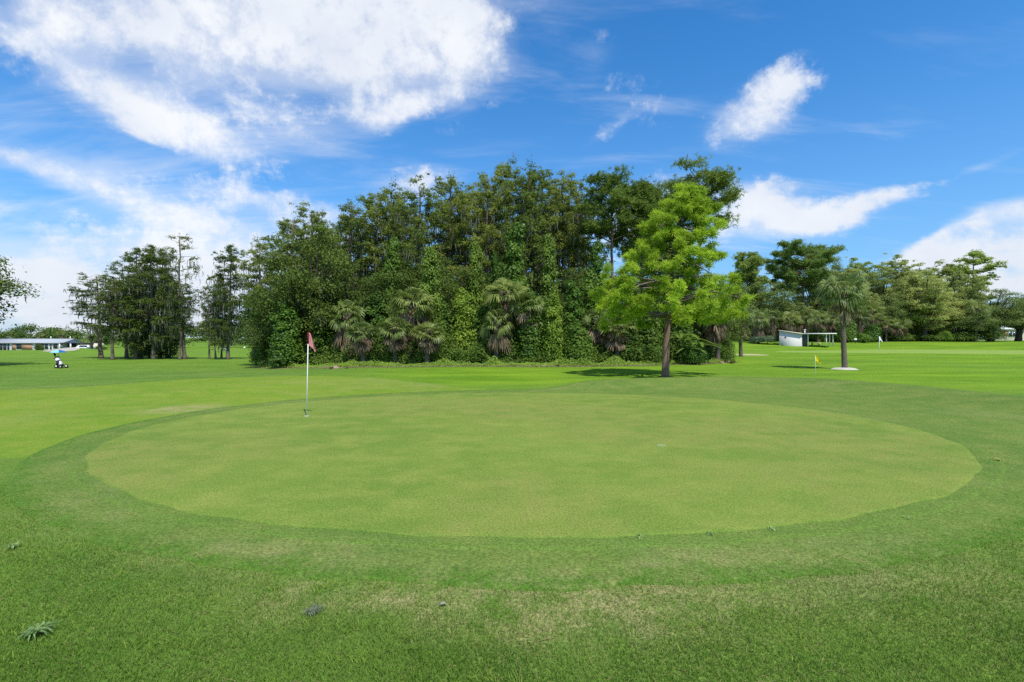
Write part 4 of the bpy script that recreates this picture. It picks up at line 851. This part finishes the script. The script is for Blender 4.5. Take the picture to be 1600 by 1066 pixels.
# ------------------------------------------------------------------ shed on the right
def shed():
    Yd = 81.; s = Yd / F; x0 = PX(1221, Yd); x1 = PX(1249, Yd); z0 = gz((x0 + x1) / 2, Yd) - .05; root = empty('shed', ((x0 + x1) / 2, Yd, z0), R(-37)); w = (x1 - x0) / 2 * 1.1; hl, hr, dp = 2.62, 2.05, 3.2
    b = MB(); V = [(-w,0,0),(w,0,0),(w,dp,0),(-w,dp,0),(-w,0,hl),(w,0,hr),(w,dp,hr),(-w,dp,hl)]; b.add(V, [(0,1,5,4),(1,2,6,5),(2,3,7,6),(3,0,4,7),(4,5,6,7)]); b.build('wall', M['block'], root)
    r = MB(); sl = (hr - hl) / (2 * w); V = []
    for zo in (.02, .13):
        for (px, py) in ((-w - .15, -.2), (w + .15, -.2), (w + .15, dp + .2), (-w - .15, dp + .2)): V.append((px, py, hl + sl * (px + w) + zo))
    r.add(V, [(0,3,2,1),(4,5,6,7),(0,1,5,4),(1,2,6,5),(2,3,7,6),(3,0,4,7)]); r.build('roof', M['wallc'], root)
    v = MB(); v.box((-w + .95, -.02, 1.55), (.24, .04, .22)); v.build('vent', M['darkin'], root); v = MB(); v.box((-w + .42, -.02, .2), (.34, .04, .3)); v.build('vent', M['darkin'], root)
    dr = MB(); dr.box((w + .38, .6, .98), (.7, .08, 1.94)); dr.build('door', M['darkin'], root)  # dark sheet for the shaded side opening, shade put into its colour
    cw = 4.6; c = MB(); c.box((w + cw / 2 + .1, dp / 2, 2.12), (cw, dp + .3, .16)); c.build('canopy', M['white'], root)
    for i, (dx, dy) in enumerate([(3.42, .1), (3.78, 1.5), (4.15, 2.8), (.85, .35)]):
        p = MB(); p.box((w + dx, dy, 1.02), (.13, .13, 2.03)); p.build('post', M['white'], root)
    p = MB(); p.tube([(w + .3, 1.2, 2.1), (w + .3, 1.2, 2.75)], .09, 8); p.box((w + .3, 1.2, 2.8), (.3, .3, .1)); p.build('vent_pipe', M['white'], root)
    tag(root, 'small white shed with sloping roof and open canopy on posts', 'shed')
shed()
def bench(px, Yd, label):
    x = PX(px, Yd); root = empty('bench', (x, Yd, gz(x, Yd))); b = MB()
    for i in range(3): b.box((0, -.15 + i * .15, .45), (1.5, .12, .05))
    b.build('seat', M['wallc'], root)
    for sx_ in (-.6, .6): l_ = MB(); l_.box((sx_, 0, .21), (.08, .4, .42)); l_.build('leg', M['wallc'], root)
    tag(root, label, 'bench')
bench(1274.5, 82, 'small pale bench in the shade of the shed canopy')

def small_sign(px, Yd, label, w=.75, h=.42, zt=.9, post='bagb'):
    x = PX(px, Yd); root = empty('sign', (x, Yd, gz(x, Yd))); b = MB(); b.box((0, -.03, zt - h / 2), (w, .04, h)); b.build('board', M['white'], root)
    p = MB(); p.box((0, .03, zt / 2 - .05), (.1, .06, zt + .05)); p.build('post', M[post], root); tag(root, label, 'sign')
small_sign(1336.5, 86, 'little white sign on a dark post right of the lone palm', .5, .32, .85)

# ------------------------------------------------------------------ houses
def house(name, x0, x1, y, dp, eave, ridge, wall, roofm, label, segs, ztop=None, over=.5):
    """long house facing the viewer; segs: (kind, x from, x to, z from, z to, material)"""
    xc = (x0 + x1) / 2; z0 = gz(xc, y); root = empty(name, (xc, y, z0)); w = (x1 - x0) / 2
    b = MB(); b.add([(-w,0,-.5),(w,0,-.5),(w,dp,-.5),(-w,dp,-.5),(-w,0,eave),(w,0,eave),(w,dp,eave),(-w,dp,eave),(-w,dp/2,ridge-.06),(w,dp/2,ridge-.06)], [(0,1,5,4),(1,2,6,5),(2,3,7,6),(3,0,4,7)], [(5,6,9),(7,4,8)]); b.build('wall', wall, root)
    r = MB(); W_ = w + over; e = over; sl = (ridge - eave) / (dp / 2); ez = eave - sl * e * .5
    V = [(-W_,-e,ez),(W_,-e,ez),(W_,dp/2,ridge),(-W_,dp/2,ridge),(W_,dp+e,ez),(-W_,dp+e,ez)]; V += [(a_, b_, c_ + .18) for a_, b_, c_ in V]
    r.add(V, [(0,1,2,3),(3,2,4,5),(6,9,8,7),(9,11,10,8),(0,6,7,1),(5,4,10,11),(1,7,8,2),(2,8,10,4),(0,3,9,6),(3,5,11,9)]); r.build('roof', roofm, root)
    for nm, a, b_, c, d, mt in segs:
        q = MB(); q.box(((a + b_) / 2 - xc, -.06, (c + d) / 2), (b_ - a, .12, d - c)); f = q.build(nm, M[mt], root)
        if nm == 'window' and mt == 'white':
            g_ = MB(); n = max(1, round((b_ - a) / 1.1)); pw = (b_ - a) / n
            for i in range(n): g_.box((a + pw * (i + .5) - xc, -.135, (c + d) / 2), (pw - .16, .03, d - c - .16))
            g_.build('pane', M['glass'], f)
    tag(root, label, 'house'); return root
s = 164 / F; P_ = lambda px: PX(px, 164)
hs = house('house', P_(-14), P_(97), 164, 8, 2.35, 3.65, M['wallw'], M['roof'], 'long low house with grey roof and orange brick panels at the far left',
 [('wall_panel', P_(19), P_(25), 0, 2.2, 'brick'), ('wall_panel', P_(34), P_(51), 0, 2.2, 'brick'), ('window', P_(26), P_(33.5), .3, 2.1, 'glass'), ('window', P_(0), P_(4), .0, 2.1, 'glass'), ('window', P_(5.5), P_(10), 0, 2.1, 'glass'), ('window', P_(12), P_(14.5), 0, 2.1, 'glass'),
  ('window', P_(70), P_(76), .3, 2.1, 'white'), ('door', P_(78.5), P_(81), 0, 2.0, 'darkin'), ('window', P_(83.5), P_(91), .5, 2.1, 'white'), ('window', P_(92), P_(97), .5, 2.1, 'white'), ('wall_panel', P_(56), P_(69), 0, 2.2, 'darkin')])  # the last panel is a plain dark sheet, not brick
q = MB(); q.box((P_(20) - P_(41.5), 2.4, 3.22), (7.6, 1.2, .1)); q.build('roof_light_strip', M['roofw'], hs)
for px in (62, 101 - 8):
    q = MB(); q.tube([(P_(px) - P_(41.5), 4, 3.6), (P_(px) - P_(41.5), 4, 4.6)], .12, 6); q.build('vent_pipe', M['white'], hs)
# carport wing
xa, xb = P_(98.5), P_(143); root = empty('carport', ((xa + xb) / 2, 163, gz((xa + xb) / 2, 163))); w = (xb - xa) / 2
q = MB(); q.box((w * .38, 4, 1.0), (w * 1.24, 4, 2.6)); q.build('wall', M['wallc'], root)
q = MB(); q.box((0, 3, 2.45), (w * 2, 7, .22)); q.build('roof', M['roofd'], root)
q = MB(); q.box((-w * .55, 2.2, 1.0), (w * .62, .3, 2.6)); q.build('window', M['glass'], root)
for dx in (-w + .1, -w * .22): q = MB(); q.box((dx, -.3, 1.1), (.3, .3, 2.5)); q.build('post', M['white'], root)
tag(root, 'flat dark-roofed carport wing joined to the right of the long house', 'carport')

def car(x, y, rz, mat, label, L_=4.7, Hh=1.65, name='parked_car', van=False):
    root = empty(name, (x, y, gz(x, y)), rz); h = Hh; l = L_ / 2; w = .9
    prof = [(-l,.35),(-l,.75),(-l+.1,.95),(-l*.62,1.02),(-l*.32,h-.03),(l*.55,h),(l*.88,1.02),(l,.95),(l,.35)] if not van else [(-l,.35),(-l,.95),(-l*.8,1.1),(-l*.55,h-.05),(l*.9,h),(l*.98,1.1),(l,.95),(l,.35)]
    b = MB(); n = len(prof); V = [(px, -w * (1 if pz < 1.1 else .86), pz) for px, pz in prof] + [(px, w * (1 if pz < 1.1 else .86), pz) for px, pz in prof]
    me_q = [(i, (i + 1) % n, n + (i + 1) % n, n + i) for i in range(n)]; b.add(V, me_q)
    c0 = len(V); b.add([(0, -w, .35), (0, w, .35)]); T = []
    for i in range(n - 1): T.append((i + 1, i, c0)); T.append((n + i, n + i + 1, c0 + 1))
    b.T.append(np.array(T)); b.rt.append(np.full(len(T), .5)); b.build('body', mat, root)
    for sg in (-1, 1):
        g_ = MB(); ys = sg * (w * .93 + .01)
        g_.add([(-l*.5, ys * 1.02, 1.06), (l*.76, ys * 1.02, 1.06), (l*.55, ys * .94, h-.12), (-l*.28, ys * .94, h-.12)], [(0,1,2,3)]); g_.build('window', M['glass'], root)
    for sx_ in (-.62, .62):
        for sg in (-1, 1):
            t_ = MB(); t_.tube([(l*sx_, sg*w*.78, .34), (l*sx_, sg*w*1.02, .34)], .34, 14); tt = t_.build('wheel', M['tyre'], root)
            r_ = MB(); r_.tube([(l*sx_, sg*w*1.02, .34), (l*sx_, sg*w*1.035, .34)], .18, 10); r_.build('rim', M['metal'], tt)
    for sg in (-.6, .6): hl_ = MB(); hl_.box((-l - .01, sg, .72), (.04, .3, .16)); hl_.build('headlight', M['white'], root)
    tag(root, label, 'car'); return root
car(PX(132, 158), 158, 0, M['carw'], 'white parked van beside the cream carport wall', 4.9, 1.75, van=True)
house('house', PX(366, 330), PX(404, 330), 330, 9, 2.5, 4.2, M['wallc'], M['roof'], 'pale cream house with grey roof between the left clump and the central wood',
 [('window', PX(369, 330), PX(374, 330), .8, 2.2, 'white'), ('window', PX(382, 330), PX(385, 330), 0, 2.1, 'darkin')])
house('house', PX(405, 332), PX(440, 332), 332, 9, 2.4, 3.6, M['wallc'], M['roofd'], 'pale house with dark roof half hidden by the left end of the central wood', [('window', PX(409, 332), PX(413, 332), .8, 2.0, 'white')])
q = MB(); xx = PX(395.5, 329); q.tube([(xx, 329.5, gz(xx, 329)), (xx, 329.5, gz(xx, 329) + 7.2)], .16, 6); q.box((xx - .8, 329.5, gz(xx, 329) + 7.2), (2.0, .2, .2)); tag(q.build('street_lamp', M['pole']), 'thin white lamp post over the pale cream house', 'lamp post')
car(PX(396, 318), 318, 0, M['carb'], 'dark blue car parked in front of the pale cream house', 4.4, 1.45)
house('house', PX(1560, 128), PX(1640, 128), 128, 9, 2.9, 4.0, M['wallc'], M['roofw'], 'cream house with white roof at the right frame edge',
 [('window', PX(1575, 128), PX(1588, 128), 1.0, 2.3, 'white'), ('wall_panel', PX(1566, 128), PX(1574, 128), 1.2, 2.7, 'brick')])
house('house', PX(1528, 150), PX(1540, 150), 150, 5, 2.6, 3.4, M['wallc'], M['roofw'], 'sliver of a pale outbuilding seen under the large oak near the right end', [])
SH[0].px(60, 160, 538, 15, 'dark round shrub against the front of the long house', 'shrub', mats={'leaves': 'oak'})
SH[1].px(158, 156, 541, 22, 'low shrub right of the white van', 'shrub')

def date_palm(px, Yd, top, label):
    global RNG; RNG = np.random.default_rng(3); x = PX(px, Yd); h = (HY - top) / F * Yd + CAMH - gz(x, Yd); root = empty('date_palm', (x, Yd, gz(x, Yd))); th_ = h * .62
    t_ = MB(); t_.tube([(0, 0, -.1), (.05, 0, th_ * .5), (0, 0, th_)], [.42, .34, .45], 10, jit=.08); t_.build('trunk', M['palmbark'], root); f = MB(); d_ = MB()
    for i in range(46):
        a = i * 2.4; e = 1.35 - 1.9 * i / 46; Ln = h * .42; hd = np.array([math.cos(a), math.sin(a), 0]); t = np.linspace(0, 1, 12)
        p = np.array([0, 0, th_]) + hd * (Ln * math.cos(e) * t)[:, None]; p[:, 2] += Ln * math.sin(e) * t - Ln * .5 * t ** 2; sd = np.cross(hd, [0, 0, 1])
        m_ = f if i < 38 else d_
        for k in range(1, 12):
            for sg in (-1, 1):
                tip = p[k] + sg * sd * .55 * math.sin(math.pi * (k / 13)) + hd * .3 + [0, 0, -.25]; m_.quads(np.array([[p[k] - hd * .09, p[k] + hd * .09, tip + hd * .03, tip - hd * .03]]), RNG.random())
    f.build('fronds', M['sabal'], root); d_.build('dead_fronds', M['dead'], root); tag(root, label, 'palm')
date_palm(143, 155, 514, 'stout date palm beside the white van, with orange-brown lower fronds')

# ------------------------------------------------------------------ flagsticks
def flagstick(px, Yd, hgt, cloth, hem, label, fl_label, r=.011, size=(.26, .5), lean=.0, cup=True, name='flagstick', fold=1.0):
    x = PX(px, Yd); z = gz(x, Yd) + (.026 if cup else 0); root = empty(name, (x, Yd, z)); p = MB(); p.tube([(0, 0, -.1), (lean * .5, 0, hgt * .5), (lean, 0, hgt)], [r, r, r * .8], 10); p.build('pole', M['pole'], root)
    if cup:
        c = MB(); c.lathe([(.0, -.004), (.030, -.004), (.056, .004), (.058, .008), (.050, .010)], 24); c.build('cup_rim', M['cupm'], root)
    fw, fh = size; nu, nv = 14, 18
    # cloth drooping from the pole: folds gather towards the lower free corner
    V = []
    for j in range(nv + 1):
        v = j / nv
        for i in range(nu + 1):
            u = i / nu
            reach = fw * (u ** .8) * (.22 + .95 * v) * (1 - .25 * max(0, v - .8) / .2); drop = fh * .72 * v + u * fh * (.05 + .42 * v) - .12 * fh * u * (v > .9) * (v - .9) * 10
            V.append((lean * (1 - 0) + r + reach, math.sin(u * 9 + v * 2.5) * .03 * u * fold - .02 * u, hgt - .01 - drop))
    i, j = np.meshgrid(np.arange(nu), np.arange(nv)); a = (j * (nu + 1) + i).ravel(); Q = np.stack([a, a + 1, a + nu + 2, a + nu + 1], 1)
    f = mesh_obj('flag', V, Q, M[cloth], root, smooth=True); so = f.modifiers.new('thick', 'SOLIDIFY'); so.thickness = .002
    if hem:
        h_ = MB(); h_.tube([(lean - .003, 0, hgt + .01), (lean - .006, 0, hgt - fh * .62)], [r * 1.9, r * 1.7], 10); h_.build('hem', M[hem], root)
    tag(root, label, 'flagstick'); return root
flagstick(479, 12.6, 2.2, 'pink', 'maroon', 'white flagstick with faded red flag in the near putting green', '', r=.0125, size=(.21, .47), lean=.045)
flagstick(1274, 25.6, 1.12, 'yellow', None, 'short flagstick with yellow flag behind the mound', '', r=.007, size=(.26, .40), cup=False)
flagstick(1374, 66, 2.1, 'white', None, 'far white flagstick with small white flag on the distant green', '', r=.03, size=(.4, .7), cup=False)
q = MB(); x, y = PX(1033, 9.2), 9.2; q.lathe([(0, .006), (.06, .007), (.08, .004), (.09, .0)], 24, (x, y, gz(x, y) + .027)); tag(q.build('chalky_mark', M['disc']), 'small pale grey disc mark on the putting green', 'mark')

# ------------------------------------------------------------------ push trolley with golf bag and umbrella
Yt = 45.; xt = PX(93, Yt); zt = gz(xt, Yt)
root = empty('golf_trolley', (xt, Yt, zt)); fr = MB()
fr.tube([(.34, 0, .16), (.02, 0, .75), (-.14, 0, 1.08)], .028, 7); fr.tube([(-.14, -.18, 1.1), (-.14, .18, 1.1)], .03, 7); fr.tube([(.34, -.3, .16), (.34, .3, .16)], .025, 7); fr.tube([(.1, 0, .55), (-.28, 0, .15)], .025, 7); fr.build('frame', M['metal'], root)
for (wx, wy) in ((.36, -.3), (.36, .3), (-.3, 0)):
    w_ = MB(); w_.tube([(wx, wy - .035, .17), (wx, wy + .035, .17)], .17, 18); t_ = w_.build('wheel', M['tyre'], root); r_ = MB(); r_.tube([(wx, wy - .045, .17), (wx, wy + .045, .17)], .09, 12); r_.build('rim', M['white'], t_)
tag(root, 'push golf trolley carrying a golf bag on the far left lawn', 'golf trolley')
root = empty('golf_bag', (xt, Yt - .06, zt)); b = MB(); b.tube([(.34, -.12, .24), (.2, -.12, .47), (.02, -.12, .76), (-.1, -.12, .95)], [.17, .18, .165, .18], 14); b.build('bag_body', M['bagw'], root)
b = MB(); b.tube([(.37, -.12, .2), (.3, -.12, .31)], [.185, .195], 14); b.build('base', M['bagb'], root); b = MB(); b.tube([(.1, -.12, .63), (.05, -.12, .71)], [.187, .187], 14); b.build('band', M['bagb'], root)
b = MB(); b.box((.17, -.3, .5), (.2, .1, .36), 0); b.build('pocket', M['bagb'], root); b = MB(); b.tube([(-.08, -.12, .92), (-.12, -.12, .98)], [.19, .19], 14); b.build('collar', M['bagb'], root)
for i, (dx, dy, l_) in enumerate([(-.05, -.05, .34), (.02, -.2, .28), (-.1, -.14, .40)]):
    c = MB(); p0 = np.array([-.11 + dx * .4, -.12 + dy * .4, .96]); p1 = p0 + np.array([-.1, 0, l_]); c.tube([p0, p1], .02, 6); cc = c.build('club', M['metal'], root); c = MB(); c.tube([p1 + [.02, 0, -.08], p1, p1 + [-.02, 0, .08]], [.05, .075, .04], 8); c.build('head_cover', M['bagb'], cc)
tag(root, 'black and white golf bag strapped on the push trolley', 'golf bag')
root = empty('golf_umbrella', (xt - .1, Yt, zt + 1.1)); p = MB(); p.tube([(0, 0, -.1), (0, 0, .62)], .015, 6); p.build('shaft', M['metal'], root)
for part, mats_ in (('canopy', 'blue'), ('canopy_panel', 'cyan')):
    c = MB(); ra, k = .62, 8
    for i in range(k):
        if (i in (5, 6, 1)) != (part == 'canopy_panel'): continue
        for ring in range(4):
            f0, f1 = ring / 4, (ring + 1) / 4; z_ = lambda f: .62 - .24 * f ** 1.7
            V = []
            for f, da in ((f0, 0), (f1, 0), (f1, 1), (f0, 1)):
                a = (i + da) * 2 * math.pi / k; V.append((math.cos(a) * ra * f, math.sin(a) * ra * f, z_(f)))
            c.quads(np.array([V]))
    c.build(part, M[mats_], root)
tag(root, 'open blue and pale blue golf umbrella over the trolley', 'umbrella')

# tee board and markers beyond the small cypress group
x = PX(351, 103); root = empty('tee_board', (x, 103, gz(x, 103)))
b = MB(); b.box((0, -.05, 1.25), (1.35, .06, .42)); b.build('header', M['greenp'], root); b = MB(); b.box((0, -.05, .78), (1.1, .05, .46)); bb = b.build('board', M['white'], root); b = MB(); b.box((.1, -.09, .78), (.36, .02, .26), .0); b.build('map', M['greenp'], bb)
for dx in (-.62, .62): b = MB(); b.box((dx, .02, .7), (.09, .07, 1.5)); b.build('post', M['greenp'], root)
tag(root, 'green and white tee board between the last two trunks of the small cypress group', 'sign')
for px, Yd, lb in ((382, 190, 'white round marker on the grass before the blue car'), (363.5, 230, 'white round marker on the grass nearer the small cypress group')):
    x = PX(px, Yd); m_ = MB(); m_.lathe([(0, 0), (.2, .02), (.36, .2), (.36, .42), (.2, .6), (0, .66)], 14, (x, Yd, gz(x, Yd))); tag(m_.build('tee_marker', M['white'], smooth=True), lb, 'marker', 'white markers on the far fairway')

# ------------------------------------------------------------------ near details in the grass
def tuft(name, px, py, n, ln, mat, label, cat, wid=.008, flat=.5, seed=1):
    global RNG; RNG = np.random.default_rng(seed); Yd = CAMH * F / (py - HY); x = PX(px, Yd); mb = MB()
    for i in range(n):
        a = RNG.random() * 6.28; e = RNG.uniform(.15, .9) * flat; l_ = ln * RNG.uniform(.5, 1.1); hd = np.array([math.cos(a), math.sin(a), 0]); sd = np.cross(hd, [0, 0, 1]) * wid / 2 * RNG.uniform(.6, 1.2)
        o = np.array([x, Yd, gz(x, Yd) + .02]) + RNG.normal(size=3) * [.02, .02, 0]; m_ = o + hd * l_ * .5 * math.cos(e) + [0, 0, l_ * .5 * math.sin(e) + .015]; t_ = o + hd * l_ * math.cos(e) + [0, 0, l_ * .55 * math.sin(e)]
        r = RNG.random(); mb.quads(np.array([[o - sd, o + sd, m_ + sd, m_ - sd], [m_ - sd, m_ + sd, t_ + sd * .2, t_ - sd * .2]]), r)
    tag(mb.build(name, M[mat]), label, cat)
tuft('weed_clump', 58, 994, 50, .135, 'weedm', 'spreading coarse weed clump in the grass at bottom left', 'weed', .012, .6, 5)
tuft('moss_clump', 491, 960, 90, .075, 'mossp', 'tangled grey moss clump lying on the near grass', 'moss clump', .006, .9, 6)
tuft('weed_clump', 20, 858, 24, .08, 'weedm', 'small weed clump at the left frame edge', 'weed', .012, .6, 7)
tuft('weed_clump', 1560, 721, 26, .13, 'hardyel', 'pale weed tuft right of the putting green edge', 'weed', .014, .4, 8)
for i, (px, py) in enumerate([(1000, 843), (1110, 838), (1205, 830), (1415, 812)]): tuft('weed_clump', px, py, 14, .045, 'weedm', ['small weed tuft at the near green edge, leftmost of four', 'small weed tuft at the near green edge, second from left of four', 'small weed tuft at the near green edge, third from left of four', 'small weed tuft at the near green edge, rightmost of four'][i], 'weed', .01, .5, 20 + i)
q = MB(); Yd = CAMH * F / (948 - HY); x = PX(692, Yd); q.box((x, Yd, gz(x, Yd) + .03), (.05, .03, .008), .5, .7); tag(q.build('wood_chip', M['stone']), 'small grey bark chip lying on the near grass', 'bark chip')
